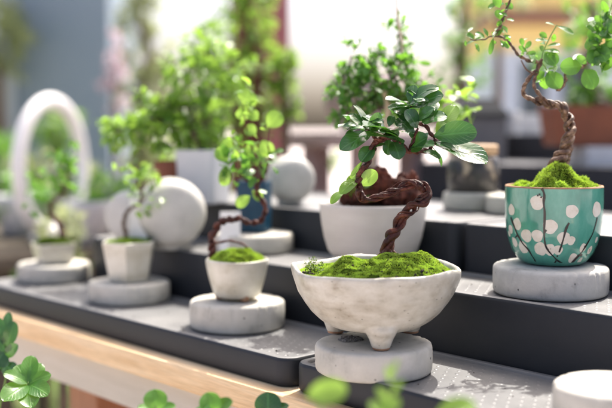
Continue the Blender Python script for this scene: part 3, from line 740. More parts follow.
twisted(t, pxpath([(216, 262), (212, 250), (212, 240), (216, 229), (222, 222), (232, 219), (243, 220), (254, 223), (262, 219), (265, 211), (263, 202), (258, 195), (257, 186), (262, 178), (266, 170)], Zm), 3, .0018, .0017, .02, (1.6, .7), 7, steps=9)
twisted(t, pxpath([(208, 250), (216, 243), (230, 241), (243, 244), (249, 252), (250, 258)], Zm), 1, .0004, .0014, .02, (1.1, .8), 6, steps=7)
twisted(t, pxpath([(266, 172), (258, 160), (252, 148), (247, 130), (244, 112), (240, 95)], Zm), 1, .0005, .0012, .02, (1.1, .4), 6, steps=7)
twisted(t, pxpath([(257, 186), (246, 180), (238, 172), (232, 160)], Zm), 1, .0005, .0011, .02, (1.1, .4), 6, steps=7)
twisted(t, pxpath([(266, 172), (270, 158), (268, 142), (270, 126)], Zm), 1, .0005, .001, .02, (1.1, .4), 6, steps=7)
build('trunk', t, M['bark_red'], mid)
lm = MB(); lm2 = MB()
def spray(lm, pts, Z, ls, n, jit=8, wf=.62, L=4, zj=.02):
    for i in range(n):
        p = rng.choice(pts)
        b = Q(p[0] + rng.gauss(0, jit), p[1] + rng.gauss(0, jit), Z + rng.gauss(0, zj*.6))
        d = (rvec() + Vector((0, 0, .25))).normalized(); s = ls*rng.uniform(.6, 1.25)
        lm.leaf(b, b + d*s, Vector((0, 0, 1)) + rvec()*.9, s*wf, curl=rng.uniform(0, .3), L=L)
spray(lm, [(228,160),(222,168),(238,168),(246,180),(240,152),(232,176),(262,160),(250,145),(262,172),(272,160),(246,165),(232,150)], Zm, .0145, 52, 6)
for q in [((243,105),(250,90),20,0,0,0,.1,.9), ((244,108),(241,120),14,0,0,10,.1,.8), ((268,128),(280,112),18,0,0,0,.1,.9), ((262,140),(270,156),16,0,0,0,.1,.95), ((256,135),(246,126),13,0,0,10,.1,.7), ((228,162),(217,148),15,0,0,10,.1,.5),
          ((226,165),(224,186),13,0,0,10,.1,.3), ((250,196),(236,206),12,0,0,10,.1,.9), ((252,190),(262,200),10,0,0,10,.1,.8), ((232,150),(222,140),14,0,0,10,.1,.6), ((258,120),(250,112),12,0,0,10,.1,.6), ((258,150),(246,146),13,0,0,0,.1,.6)]:
    LP(lm2, *q, Zc=Zm)
spray(lm2, [(248,95),(244,115),(268,130),(262,145),(256,160),(240,140)], Zm, .013, 26, 7)
build('leaves', lm, M['leaf_mid'], mid); build('young_leaves', lm2, M['leaf_bright'], mid, label='bright lime young leaves on the upper twigs')

# ------------------------------------------------------------------ 4. hexagonal pot
chx = c_hex + Vector((0, 0, .026)); Zh = zof(chx)
hexp = thing('potted_bonsai', chx, 'tall hexagonal off-white pot with a small leaning bonsai', 'bonsai', BG)
m = MB(); rs = []
def hexring(r, z, n=6, rot=.35, c=chx, rnd=5, sharp=.86):
    ring = []
    for j in range(n*rnd):
        a = 2*math.pi*j/(n*rnd); s = (a % (2*math.pi/n)) - math.pi/n
        rr = r*math.cos(math.pi/n)/math.cos(s); rr = rr*sharp + r*.93*(1-sharp)
        ring.append(c + Vector((rr*math.cos(a+rot), rr*math.sin(a+rot), z)))
    return ring
for (r, z) in ((.012, .004), (.025, .0), (.0285, .001), (.0300, .008), (.0330, .024), (.0360, .040), (.0378, .0500), (.0384, .0525), (.0372, .0535), (.0345, .0532), (.0335, .050), (.02, .048)):
    rs.append(hexring(r, z))
m.rings(rs); build('pot', m, M['cream'], hexp, auto=35)
moss(hexp, chx, lambda a: .030, chx.z + .0495, lambda x, y, f: .005*(1-f**3), 1200, .0028)
t = MB()
twisted(t, pxpath([(129, 245), (125, 234), (124, 222), (127, 212), (135, 206), (141, 200), (140, 190), (134, 182)], Zh), 2, .0013, .0020, .02, (1.2, .6), 7, steps=7)
twisted(t, pxpath([(141, 200), (148, 196), (153, 188), (152, 178)], Zh), 1, .0005, .0013, .02, (1.2, .6), 6, steps=7)
build('trunk', t, M['bark_grey'], hexp)
lm = MB(); spray(lm, [(132,178),(128,190),(146,172),(154,180),(158,205),(152,212),(146,214),(155,195),(140,168),(150,200),(124,172)], Zh, .014, 75, 7)
build('leaves', lm, M['leaf_bright'], hexp)

# ------------------------------------------------------------------ 5. small square pot at the far left
cl = c_left + Vector((0, 0, .026)); Zl = zof(cl)
lp = thing('potted_bonsai', cl, 'small low square white pot with a dark-trunked bonsai, leftmost on the shelf', 'bonsai', BG)
m = MB(); rs = []
for (r, z) in ((.010, .002), (.024, .0), (.0275, .001), (.0292, .006), (.0325, .018), (.0345, .0285), (.0342, .030), (.032, .0302), (.031, .027), (.02, .026)):
    rs.append(hexring(r*1.12, z, 4, .55, cl, 8, .8))
m.rings(rs); build('pot', m, M['cream'], lp, auto=40)
moss(lp, cl, lambda a: .027, cl.z + .028, lambda x, y, f: .009*(1-f**3), 900, .003, 'moss_dark')
t = MB()
twisted(t, pxpath([(59, 247), (62, 236), (60, 226), (53, 216), (50, 207), (55, 199), (62, 193), (63, 184)], Zl), 2, .0015, .0025, .02, (1.4, .6), 7, steps=7)
twisted(t, pxpath([(50, 207), (44, 200), (38, 196)], Zl), 1, .0005, .0014, .02, (1.2, .6), 6, steps=7)
build('trunk', t, M['bark_red'], lp)
lm = MB(); spray(lm, [(64,176),(56,172),(68,184),(46,184),(38,194),(70,170),(60,188),(42,200),(76,160),(62,162)], Zl, .015, 80, 7)
build('leaves', lm, M['leaf_mid'], lp)

# ------------------------------------------------------------------ 6. big white pot with lava rocks and leafy bonsai
cw = c_big + Vector((0, 0, .017)); Zw = zof(cw)
wp = thing('potted_bonsai', cw, 'large round white pot behind the bowl, with red lava rock and a pale-trunked bonsai', 'bonsai', BG)
m = MB(); HW = .0605
m.lathe(cw, [(.02, .002), (.046, 0), (.0505, .0015), (.0535, .006), (.0580, .020), (.0610, .036), (.0628, .050), (.0634, HW-.002), (.063, HW), (.0618, HW+.0008), (.0600, HW), (.0592, HW-.004), (.0585, HW-.01), (.03, HW-.012)], 96,
        lambda a, r, z: (r*(1+.003*math.sin(3*a)), z))
build('pot', m, M['whitepot'], wp)
for i, (x, y, r) in enumerate([(356,197,.012), (372,188,.018), (384,194,.014), (395,197,.012), (408,192,.016), (418,197,.010), (346,198,.009), (365,196,.012), (400,190,.010), (376,177,.014), (411,183,.012), (366,182,.012), (384,182,.012), (402,184,.012)]):
    m = MB(); m.blob(Q(x, y, Zw - .012 + .012*(i % 3)), r, 3, .7, 1.8, i*3.3); build('lava_rock', m, M['lava'], wp, smooth=False)
m = MB(); m.lathe(cw, [(.058, HW-.009), (.04, HW-.004), (.01, HW-.002)], 48); build('soil', m, M['soil'], wp)
t = MB()
twisted(t, pxpath([(366, 202), (367, 185), (370, 165), (375, 145), (384, 128), (388, 108), (384, 90)], Zw + .01), 1, .0, .0052, .03, (1.2, .6), 10, steps=8)
twisted(t, pxpath([(375, 145), (398, 130), (422, 122), (445, 112), (462, 108)], Zw + .01), 1, .0, .0024, .03, (1.2, .4), 8, steps=8)
twisted(t, pxpath([(384, 128), (366, 110), (352, 96)], Zw + .01), 1, .0, .0024, .03, (1.2, .4), 8, steps=8)
twisted(t, pxpath([(384, 90), (398, 70), (402, 45), (398, 20), (396, -5)], Zw + .01), 1, .0, .0016, .03, (1.2, .6), 8, steps=8)
build('trunk', t, M['bark_pale'], wp)
lm = MB(); spray(lm, [(450,110),(460,100),(467,96),(445,122),(455,118),(468,112),(462,126),(440,105)], Zw + .01, .020, 55, 6, zj=.03)
spray(lm, [(350,185),(358,188),(352,194)], Zw-.02, .014, 16, 4)
build('young_leaves', lm, M['leaf_bright'], wp)
lm = MB(); sm = MB()
for (x, y, r, n) in ((362, 92, .030, 24), (392, 78, .034, 30), (378, 108, .028, 22), (408, 96, .024, 16), (350, 112, .022, 14), (372, 66, .024, 14), (404, 60, .020, 10), (352, 56, .02, 5), (398, 34, .022, 6), (344, 84, .024, 12), (424, 82, .022, 8)):
    crown(lm, sm, Q(x, y, Zw + rng.uniform(0, .04)), r, n, .013, 6)
lm.leaf(Q(410, 84, Zw), Q(413, 104, Zw), CAM - Q(410, 90, Zw), .014); lm.leaf(Q(418, 62, Zw), Q(431, 64, Zw), CAM - Q(410, 90, Zw), .006)
build('leaves', lm, M['leaf_mid'], wp); build('twigs', sm, M['bark_grey'], wp)

# ------------------------------------------------------------------ 7. dark blue pot
cbl = c_blue + Vector((0, 0, .026)); cbl = P(254.5, 231, cbl.z); Zb = zof(cbl)
bp = thing('potted_plant', cbl, 'dark blue glazed rounded-square pot with a small leafy plant, behind the cream pot', 'plant')
m = MB(); w = .0235
ang = math.atan2(RX.y, RX.x)
rs = []
for (r, z) in ((.010, .002), (.0225, .0), (.0245, .0012), (.0250, .004), (.0256, .035), (.0262, .0640), (.0262, .0680), (.0252, .0690), (.0232, .0685), (.0225, .063), (.012, .061)):
    rs.append(hexring(r*1.12, z, 4, ang+.62, cbl, 8, .72))
m.rings(rs); build('pot', m, [M['blue']], bp, auto=40)
m = MB(); m.lathe(cbl, [(.023, .0635), (.01, .066)], 24); build('soil', m, M['soil'], bp)
lm = MB(); sm = MB(); crown(lm, sm, Q(254, 168, Zb), .028, 12, .013, 5, root=Q(254, 188, Zb))
build('leaves', lm, M['leaf_mid'], bp); build('twigs', sm, M['bark_grey'], bp)

# ------------------------------------------------------------------ 8. cards
def card(px, py, w, h, label, nlines):
    b = P(px, py, S2)
    t = thing('price_card', b, label, 'card', 'white cards standing on the middle step')
    m = MB(); rx = RX
    def bx(u0, u1, z0, z1, d0, d1):
        vs = []
        for (u, d, z) in ((u0, d0, z0), (u1, d0, z0), (u1, d1, z0), (u0, d1, z0), (u0, d0, z1), (u1, d0, z1), (u1, d1, z1), (u0, d1, z1)):
            vs.append(b + RX*u + F0*(d + z*.12) + Vector((0, 0, z)))
        m.add(vs, [(3, 2, 1, 0), (4, 5, 6, 7), (0, 1, 5, 4), (1, 2, 6, 5), (2, 3, 7, 6), (3, 0, 4, 7)])
    bx(-w/2, w/2, 0, h, 0, .0025); build('panel', m, M['card'], t, smooth=False)
    m = MB(); bx(-w/2, w/2, 0, .004, -.008, -.0003); build('foot', m, M['card'], t, smooth=False)
card(230, 255.5, .0265, .057, 'narrow white card standing in front of the dark blue pot', 5)
card(138, 252, .024, .070, 'bright white card behind the hexagonal pot, beside the round vase', 3)

# ------------------------------------------------------------------ 9. round vases / stoneware
def moon(px, py, r, zbase, dpt, label, mat='sculpt', name='moon_vase', ring=False, yaw=.35):
    b = P(px, py, zbase)
    n = (-F0*math.cos(yaw) + RX*math.sin(yaw)).normalized()   # face normal
    s = n.cross(Vector((0, 0, 1))).normalized()
    t = thing(name, b, label, 'vase')
    m = MB(); cc = b + Vector((0, 0, r + .003)); rs = []
    prof = [(.02, -1.0), (.45, -.98), (.75, -.86), (.92, -.6), (1, -.2), (1, .2), (.93, .58), (.84, .80), (.72, .88), (.5, .96), (.2, 1.0), (.02, 1.0)]
    for (f, d) in prof:
        rs.append([cc + (s*math.cos(a) + Vector((0, 0, 1))*math.sin(a))*r*f + n*d*dpt for a in [2*math.pi*k/48 for k in range(48)]])
    m.rings(rs); build('body', m, M[mat], t)
    m = MB(); m.lathe(b, [(r*.3, 0), (r*.52, .001), (r*.54, .005), (r*.46, .010), (r*.3, .014)], 40); build('base', m, M[mat], t)
    return t
moon(171, 249, .048, S2, .042, 'round white stoneware moon vase with a dished face, beside the white card', yaw=.25)
moon(130, 243, .037, S2, .024, 'smaller white moon vase partly hidden behind the larger one', yaw=-.5)
moon(290, 205, .035, S3, .032, 'small white ball-shaped vase on the top step, right of the dark blue pot', yaw=.3)
# column plinth under the ball vase
# ------------------------------------------------------------------ 10. white planter with bushy plant (top step)
def planter_box(parent, b, w, h, mat, name='pot', taper=.88):
    m = MB(); rs = []
    for (k, z) in ((taper*.9, .0), (taper, .002), (1, h-.004), (1, h-.001), (.97, h), (.90, h), (.88, h-.006), (.3, h-.008)):
        rs.append([b + (RX*x*.93 + F0*y + RX*y*.36 - F0*x*.36)*w/2*k + Vector((0, 0, z)) for (x, y) in
                   [(sx*(1-.08*(1-math.cos(t)))*1.0 if 0 else sx, sy) for (sx, sy, t) in ((1, .86, 0), (.86, 1, 0), (-.86, 1, 0), (-1, .86, 0), (-1, -.86, 0), (-.86, -1, 0), (.86, -1, 0), (1, -.86, 0))]])
    m.rings(rs); return build(name, m, M[mat], parent, auto=30)
b = P(204, 203, S3); Zq = zof(b)
wpl = thing('potted_plant', b, 'tall white square planter on the top step with a wide bushy green crown', 'plant')
planter_box(wpl, b, .066, .080, 'pot_grey')
t = MB(); t.tube(smooth_path([b + Vector((0, 0, .07)), Q(200, 145, Zq), Q(185, 125, Zq), Q(165, 120, Zq), Q(140, 118, Zq)], 8), lambda t: .005*(1.2-.9*t), 8)
build('trunk', t, M['bark_grey'], wpl)
lm = MB(); sm = MB()
for (x, y, r, n) in ((165, 122, .045, 24), (185, 106, .05, 24), (140, 128, .035, 18), (205, 122, .05, 24), (190, 78, .04, 14), (118, 132, .025, 12), (175, 145, .03, 10), (160, 100, .035, 12), (222, 98, .045, 20), (212, 145, .035, 14), (205, 50, .035, 10), (178, 62, .025, 6), (232, 68, .04, 14)):
    crown(lm, sm, Q(x, y, Zq + rng.uniform(-.02, .06)), r, n, .018, 6)
build('leaves', lm, M['leaf_bright'], wpl); build('twigs', sm, M['bark_grey'], wpl)
# small amber pot beside it
b = P(170, 203, S3); t = thing('clay_pot', b, 'small amber-brown pot on the top step behind the round vase', 'pot')
m = MB(); m.lathe(b, [(.01, 0), (.018, .001), (.022, .03), (.024, .062), (.023, .064), (.021, .062), (.018, .05), (.005, .05)], 32); build('pot', m, M['terracotta'], t)

# ------------------------------------------------------------------ 11. jar with wooden lid
cj = c_jar + Vector((0, 0, .024)); Zj = zof(cj); kj = Zj/F_PX
jr = thing('lidded_jar', cj, 'dark jar with beige flecks and a pale wooden lid, on a concrete disc', 'jar')
hj = 37*kj
m = MB(); m.lathe(cj, [(.01, 0), (.032, .0), (.035, .003), (.0365, hj*.4), (.0355, hj*.85), (.031, hj), (.01, hj)], 48); build('body', m, M['jar'], jr)
m = MB(); m.lathe(cj, [(.01, hj+.0005), (.032, hj+.0005), (.033, hj+.002), (.033, hj+.012), (.031, hj+.014), (.008, hj+.014)], 48); build('lid', m, M['wood_lid'], jr, auto=40)

# ------------------------------------------------------------------ back tables and second display (behind)
def simple_table(name, x0, y0, x1, y1, zt_, label, mat='legwood'):
    t = thing(name, ((x0+x1)/2, (y0+y1)/2, -.75), label, 'table')
    m = MB(); m.box(x0, y0, zt_-.03, x1, y1, zt_, .003); build('tabletop', m, M[mat], t, auto=40)
    for (x, y) in ((x0+.06, y0+.06), (x1-.06, y0+.06), (x0+.06, y1-.06), (x1-.06, y1-.06)):
        m = MB(); m.box(x-.025, y-.025, -.75, x+.025, y+.025, zt_-.0305, .003); build('leg', m, M[mat], t, auto=40)
    return t
ringp = P(54, 242, 0)
simple_table('plant_table', -2.75, .90, -1.95, 1.75, -.02, 'blurred brown table on the far left carrying the white ring', 'greywood')
# ring sculpture
t = thing('ring_sculpture', P(54, 240, -.02), 'tall white ring standing upright on the table at the far left', 'sculpture')
base = WORLD[t.name]; Zr = zof(base); kr = Zr/F_PX
RR = 65*kr; tr_ = 8*kr; yaw = math.acos(31/66) + R(14.6)
sdir = (RX*math.cos(yaw) + F0*math.sin(yaw)).normalized(); nrm_ = sdir.cross(Vector((0, 0, 1)))
m = MB(); cc = base + Vector((0, 0, RR + tr_)); rs = []
for k in range(64):
    a = 2*math.pi*k/64; d = sdir*math.cos(a) + Vector((0, 0, 1))*math.sin(a)
    rs.append([cc + d*(RR + tr_*math.cos(b_)) + nrm_*tr_*.8*math.sin(b_) for b_ in [2*math.pi*j/16 for j in range(16)]])
rs.append(rs[0]); m.rings(rs, False, False); build('ring', m, M['card'], t)
m = MB(); m.lathe(base, [(.03, 0), (.06, .001), (.06, .014), (.05, .018), (.02, .018)], 40); build('base', m, M['sculpt'], t)

# second display bench at the right back
sb = P(560, 200, -.0); 
def qbox(mb, pl, pr, Zc, z0, z1, depth):
    """block between two pixel columns at distance Zc, aligned with the shelves"""
    a = Q(pl, 130, Zc); b_ = Q(pr, 130, Zc)
    mb.box(a.x, min(a.y, a.y), z0, a.x + (b_-a).length*1.25, a.y + depth, z1, .004)
simple_table('back_bench', -1.42, 1.42, .55, 2.35, 0.0, 'blurred wooden bench behind the main table')
bs = thing('stepped_shelf', (-.2, 1.8, 0), 'blurred dark grey stepped shelf behind, carrying the terracotta planter', 'display shelf')
BACKP = surf('matt_grey_shelf', [(.03, .03, .034), (.05, .05, .055)], scale=6, rough=.9, bump=.1, spec=.1, rvar=.05)
BACKT = surf('matt_grey_shelf_top', [(.16, .16, .17), (.22, .22, .23)], scale=6, rough=.95, bump=.1, spec=.1, rvar=.04)
BACKP2 = [BACKP, BACKT]
m = MB(); tray(m, -1.40, 1.47, .50, 1.66, .0005, .10, .016); build('bottom_step', m, BACKP2, bs, auto=35)
m = MB(); tray(m, -1.40, 1.661, .50, 1.95, .0005, .185, .016); build('middle_step', m, BACKP2, bs, auto=35)
m = MB(); tray(m, -1.40, 1.951, -1.12, 2.25, .0005, .245, .016); build('top_step', m, BACKP2, bs, auto=35)
# terracotta planter
b = Q(645, 130, 2.03); b.z = .1830
pl_ = thing('plinth', b, 'blurred pale slab under the terracotta planter', 'plinth'); ks_ = 2.03/F_PX
m = MB(); rs = [[b + RX*x*68*ks_*e + F0*y*.085*e + Vector((0, 0, z)) for (x, y) in ((1, 1), (-1, 1), (-1, -1), (1, -1))] for (z, e) in ((0, 1), (.036, 1), (.038, .985))]
m.rings(rs); build('slab', m, M['pot_grey'], pl_, smooth=False)
b = Q(606, 130, 2.03); b.z = .2215; Zp = zof(b); kp = Zp/F_PX
tp = thing('potted_plant', b, 'rectangular terracotta planter at the right edge with a dark-trunked leafy tree', 'plant')
m = MB(); w_, h_ = 62*kp, 40*kp
rs = []
for (k, z) in ((.86, 0), (.90, .003), (.98, h_*.82), (1.0, h_*.83), (1.0, h_), (.94, h_), (.90, h_*.9), (.3, h_*.88)):
    rs.append([b + (RX*x*w_ + F0*y*.12)*k + Vector((0, 0, z)) for (x, y) in ((1, .5), (-1, .5), (-1, -.5), (1, -.5))])
m.rings(rs); build('pot', m, M['terracotta'], tp, smooth=False)
t = MB(); t.tube(smooth_path([b + Vector((0, 0, h_*.9)), Q(592, 90, Zp), Q(585, 60, Zp), Q(596, 30, Zp), Q(590, 0, Zp)], 8), lambda t: .014*(1.3-.9*t), 9)
build('trunk', t, M['bark_grey'], tp)
lm = MB(); sm = MB()
for (x, y, r, n) in ((590, 22, .07, 14), (604, 50, .06, 12), (555, 62, .05, 7), (610, 10, .07, 12), (600, 98, .035, 22), (585, 100, .03, 14)):
    crown(lm, sm, Q(x, y, Zp + rng.uniform(-.05, .1)), r, n, .026, 6)
build('leaves', lm, M['leaf_mid'], tp)
# white boxes and grey pots on the back shelf
for (x, y, w_, h_, mt, lb_) in ((505, 147, .026, .036, 'pot_grey', 'blurred pale planter left of the terracotta planter'), (533, 149, .025, .032, 'card', 'blurred white square pot beside the terracotta planter')):
    b = Q(x, 130, 2.40); b.z = .2420; t = thing('empty_planter', b, lb_, 'pot'); planter_box(t, b, w_*2.4, h_*1.6, mt)
GREYBOX = surf('grey_box', [(.10, .10, .11), (.15, .15, .16)], scale=8, rough=.6, bump=.1)
# dark roofed box
b = Q(476, 130, 2.3); b.z = .1820; t = thing('storage_box', b, 'blurred dark grey box with sloping lid above the lidded jar', 'box')
Zs = zof(b); ks = Zs/F_PX
m = MB()
for (lo, hi, e0, e1) in ((0, 42*ks, 1, 1),):
    rs = [[b + (RX*x*26*ks*e + F0*y*22*ks*e) + Vector((0, 0, z)) for (x, y) in ((1, 1), (-1, 1), (-1, -1), (1, -1))] for (z, e) in ((lo, e0), (hi, e1))]
    m.rings(rs)
build('body', m, GREYBOX, t, smooth=False)
m = MB(); rs = [[b + (RX*x*28*ks*e + F0*y*24*ks*e) + Vector((0, 0, z)) for (x, y) in ((1, 1), (-1, 1), (-1, -1), (1, -1))] for (z, e) in ((42*ks+.0005, 1), (47*ks, 1), (62*ks, .55))]
m.rings(rs); build('lid', m, M['plastic'], t, smooth=False)

# mauve round planter
b = Q(364, 130, 2.3); b.z = .245; Zv = zof(b); kv = Zv/F_PX
simple_table('plant_stand', b.x-.14, b.y-.14, b.x+.14, b.y+.14, .2445, 'blurred tall stand behind the white pot, under the round mauve planter', 'mauve')
def pxof(p):
    d = p - CAM; return 306 + F_PX*d.dot(RX)/d.dot(FW), 204 - F_PX*d.dot(UP)/d.dot(FW)
print('mauve base px', pxof(b), Zv)

# red post, grey building, yellow building
pc = Q(260, 130, 3.0)
m = MB(); m.box(pc.x-.075, pc.y-.06, -.75, pc.x+.075, pc.y+.06, 2.6, .006)
tag(build('post', m, M['redpost'], loc=(pc.x, pc.y, -.75), auto=40), 'dark red wooden post rising behind the bushy plants', 'post')

GREYW = surf('grey_blue_panel', [(.19, .255, .315), (.215, .28, .34)], scale=2, rough=.55, bump=.1)
GREYL = surf('grey_trim', [(.42, .47, .51), (.48, .53, .57)], scale=2, rough=.55, bump=.1)
a = Q(24, 130, 5.5); b2 = Q(124, 130, 5.5)
cw_ = (a+b2)/2; kio = thing('kiosk', (cw_.x, cw_.y, -.75), 'tall blue-grey panelled kiosk in the blurred background at the upper left', 'kiosk')
def obox(mb, c, hw, hd, z0, z1, dx=0, dy=0):
    rs = [[Vector((c.x, c.y, 0)) + RX*(x*hw + dx) + F0*(y*hd + dy) + Vector((0, 0, z)) for (x, y) in ((1, 1), (-1, 1), (-1, -1), (1, -1))] for z in (z0, z1)]
    mb.rings(rs)
m = MB(); obox(m, cw_, .285, .4, -.75, 2.4); build('panel', m, GREYW, kio, smooth=False)
m = MB(); obox(m, cw_, .022, .02, -.75, 2.4, -.23, -.42); build('corner_trim', m, GREYL, kio, smooth=False)
m = MB(); obox(m, cw_, .36, .46, 2.401, 2.5); build('roof', m, GREYL, kio, smooth=False)

YEL = surf('ochre_render', [(.82, .60, .20), (.88, .68, .27)], scale=2, rough=.8, bump=.2)
BRW = surf('brown_beam', [(.20, .085, .06), (.26, .12, .085)], scale=3, rough=.6, bump=.2)
PBL = surf('pale_blue_wall', [(.48, .55, .62), (.56, .63, .69)], scale=2, rough=.7, bump=.1)
GLS = surf('dark_window', [(.06, .08, .09), (.09, .11, .12)], scale=2, rough=.1, bump=0)
c0 = Q(585, 130, 9.0); yb = thing('building', (c0.x, c0.y, -.75), 'blurred ochre building with a brown beam and pale blue ground floor at the right', 'building')
k9 = 9/F_PX
def zrow(py): return Q(585, py, 9.0).z
m = MB(); obox(m, c0, 1.05, 1.0, -.75, zrow(60)); build('ground_floor_wall', m, PBL, yb, smooth=False)
m = MB(); obox(m, c0, 1.06, 1.02, zrow(60)+.002, zrow(37)); build('upper_wall', m, YEL, yb, smooth=False)
m = MB(); obox(m, c0, 1.12, 1.08, zrow(37)+.002, zrow(26)); build('beam', m, BRW, yb, smooth=False)
m = MB(); obox(m, c0, 1.05, 1.0, zrow(26)+.002, zrow(-60)); build('upper_wall', m, YEL, yb, smooth=False)
m = MB(); obox(m, c0, 1.3, 1.3, zrow(-60)+.002, zrow(-70)); build('roof', m, BRW, yb, smooth=False)
for (dx, w_) in ((-.72, .10), (-.35, .13), (.2, .13)):
    m = MB(); obox(m, c0, w_, .012, zrow(118), zrow(70), dx, -1.006); build('window', m, GLS, yb, smooth=False)

# ------------------------------------------------------------------ background plants
def tall_plant(px, ptop, pbot, Z, wpx, n, ls, mat, label, name='shrub', pot=None, cat='shrub', group='blurred shrubs in the background', trunk='bark_grey', zb_=-.75, sq=1.0, potk=1.0, tk=1.0):
    b = Q(px, 300, Z); b.z = zb_
    t = thing(name, b, label, cat, group)
    ztop = Q(px, ptop, Z).z; zbt = Q(px, pbot, Z).z
    k = Z/F_PX; lm = MB(); sm = MB()
    r = wpx*k/2
    nb = max(1, int((ztop-zbt)/(r*1.2)))
    hs = []
    for i in range(nb):
        zc = zbt + (ztop-zbt)*(i+.5)/nb
        cc = Vector((b.x, b.y, zc)) + RX*rng.uniform(-.25, .25)*r
        crown(lm, None, cc, r*rng.uniform(.8, 1.1), max(6, n//nb), ls, 6, sq=(1, 1, 1))
        hs.append(cc)
    t0 = b + Vector((0, 0, .15*potk if pot else 0))
    sm.tube(smooth_path([t0] + hs, 4) if len(hs) > 0 else [t0, t0+Vector((0, 0, .1))], lambda t: tk*max(.006, .06*r/.2)*(1.2-.9*t), 7)
    build('crown', lm, M[mat], t); build('stem', sm, M[trunk], t)
    if pot:
        m = MB(); m.lathe(b, [(r_*potk, z_*potk) for r_, z_ in ((.08, 0), (.11, .002), (.15, .22), (.155, .25), (.145, .25), (.13, .22), (.05, .21))], 32); build('pot', m, M[pot], t)
    return t
tall_plant(8, 10, 70, 5.0, 70, 70, .06, 'leaf_pale', 'pale shrub top left of the grey kiosk')
tall_plant(4, 135, 300, 3.2, 60, 170, .035, 'leaf_mid', 'green bush at the left edge behind the leftmost disc')
tall_plant(40, 150, 280, 3.0, 50, 130, .030, 'leaf_pale', 'pale green bush seen through the white ring')
tall_plant(90, 160, 260, 2.8, 60, 130, .028, 'leaf_pale', 'pale olive bush between the ring and the round vase')
tall_plant(60, 110, 150, 4.2, 46, 50, .04, 'leaf_bright', 'bright green shrub inside the white ring')
tall_plant(148, -30, 175, 4.0, 50, 190, .04, 'leaf_pale', 'tall pale olive shrub right of the grey kiosk')
tall_plant(118, 40, 110, 4.6, 22, 36, .035, 'flower', 'column of pale pink blossom beside the grey kiosk')
tall_plant(250, -40, 125, 2.2, 66, 130, .024, 'leaf_bright', 'tall bright green potted tree in front of the dark red post', 'potted_tree', 'terracotta', 'tree', None, 'redbark', tk=1.7)
tall_plant(212, 30, 150, 2.0, 46, 80, .022, 'leaf_bright', 'sparse bright green tree left of the dark red post', 'potted_tree', 'terracotta', 'tree', None)
tall_plant(284, 50, 115, 2.2, 34, 40, .024, 'leaf_bright', 'small bright green tree right of the dark red post', 'potted_tree', 'terracotta', 'tree', None)
tall_plant(462, -20, 100, 3.0, 56, 50, .028, 'leaf_mid', 'loose mid-green tree above the bright young leaves', 'potted_tree', 'terracotta', 'tree', None)
tall_plant(495, -20, 12, 3.4, 50, 26, .03, 'leaf_pale', 'pale leafy tree in front of the ochre building', 'potted_tree', 'terracotta', 'tree', None)
tall_plant(60, 215, 275, 1.95, 40, 60, .020, 'leaf_pale', 'low pale bush at the foot of the white ring', zb_=-.75)
tall_plant(88, 190, 262, 2.35, 36, 60, .022, 'leaf_mid', 'loose green bush on the right of the white ring', zb_=-.0195, pot='pot_grey', potk=.42)
tall_plant(22, 180, 270, 2.55, 60, 150, .024, 'leaf_mid', 'leafy green bush in a small pot to the left of the white ring', zb_=-.0195, pot='pot_grey', potk=.42)
tall_plant(112, 175, 260, 2.4, 40, 90, .022, 'leaf_mid', 'green bush behind the hexagonal pot', zb_=-.0195, pot='pot_grey', potk=.42)
tall_plant(325, 148, 172, 2.6, 26, 20, .022, 'leaf_bright', 'small bright plant beyond the ball vase', 'shrub')

# mauve round planter holding a plant, on its stand
mp_ = thing('round_planter', b, 'round mauve clay planter blurred behind the leafy crown of the white pot', 'planter')
rv = 40*kv
m = MB(); hv = rv*1.5
m.lathe(b, [(rv*.3, 0), (rv*.5, .002), (rv*.8, hv*.2), (rv, hv*.5), (rv*.95, hv*.75), (rv*.75, hv*.95), (rv*.72, hv), (rv*.66, hv), (rv*.66, hv*.9), (rv*.2, hv*.88)], 48)
bv = WORLD[mp_.name]
build('pot', m, M['mauve'], mp_)

# ------------------------------------------------------------------ foreground plants in a trough before the table
tg = thing('planter_trough', (-.55, .42, -.75), 'wooden trough of leafy plants in front of the table', 'planter')
m = MB(); m.box(-1.25, .44, -.40, -.30, .56, -.24, .004); build('trough', m, M['legwood'], tg, auto=40)
m = MB(); m.box(-1.235, .452, -.239, -.315, .548, -.236, .001); build('soil', m, M['soil'], tg)
for (x, y) in ((-1.2, .46), (-.35, .46), (-1.2, .54), (-.35, .54)):
    m = MB(); m.box(x-.02, y-.015, -.75, x+.02, y+.015, -.4005, .002); build('leg', m, M['legwood'], tg, auto=40)
def fore(stems, mat, label, Z, rootpx):
    c = Q(rootpx, 404, Z); b = Vector((min(-.34, max(-1.2, c.x)), .50, -.236))
    t = thing('leafy_plant', b, label, 'plant', 'leafy plants growing up in front of the table')
    lm = MB(); sm = MB()
    for (tip, leaves) in stems:
        T = Q(tip[0], tip[1], Z + (tip[2] if len(tip) > 2 else 0))
        mid_ = b.lerp(T, .55) + Vector((rng.uniform(-.02, .02), -.03, 0))
        sm.tube(smooth_path([b + rvec()*.01*Vector((1, 1, 0)).length*.3, mid_, T - Vector((0, 0, .03)), T], 6), lambda t: .0013*(1.4-.8*t), 6)
        for q in leaves: LP(lm, *q, Zc=Z)
        for k in range(10):   # lower leaves out of the picture
            p = (b.lerp(T, rng.uniform(.3, .86))); d = (rvec() + Vector((0, 0, .2))).normalized()
            if p.z > T.z - .035: p.z = T.z - .035
            lm.leaf(p, p + d*.022, Vector((0, 0, 1)) + rvec()*.5, .015, L=4)
    build('leaves', lm, M[mat], t); build('stems', sm, M['stem_green'], t)
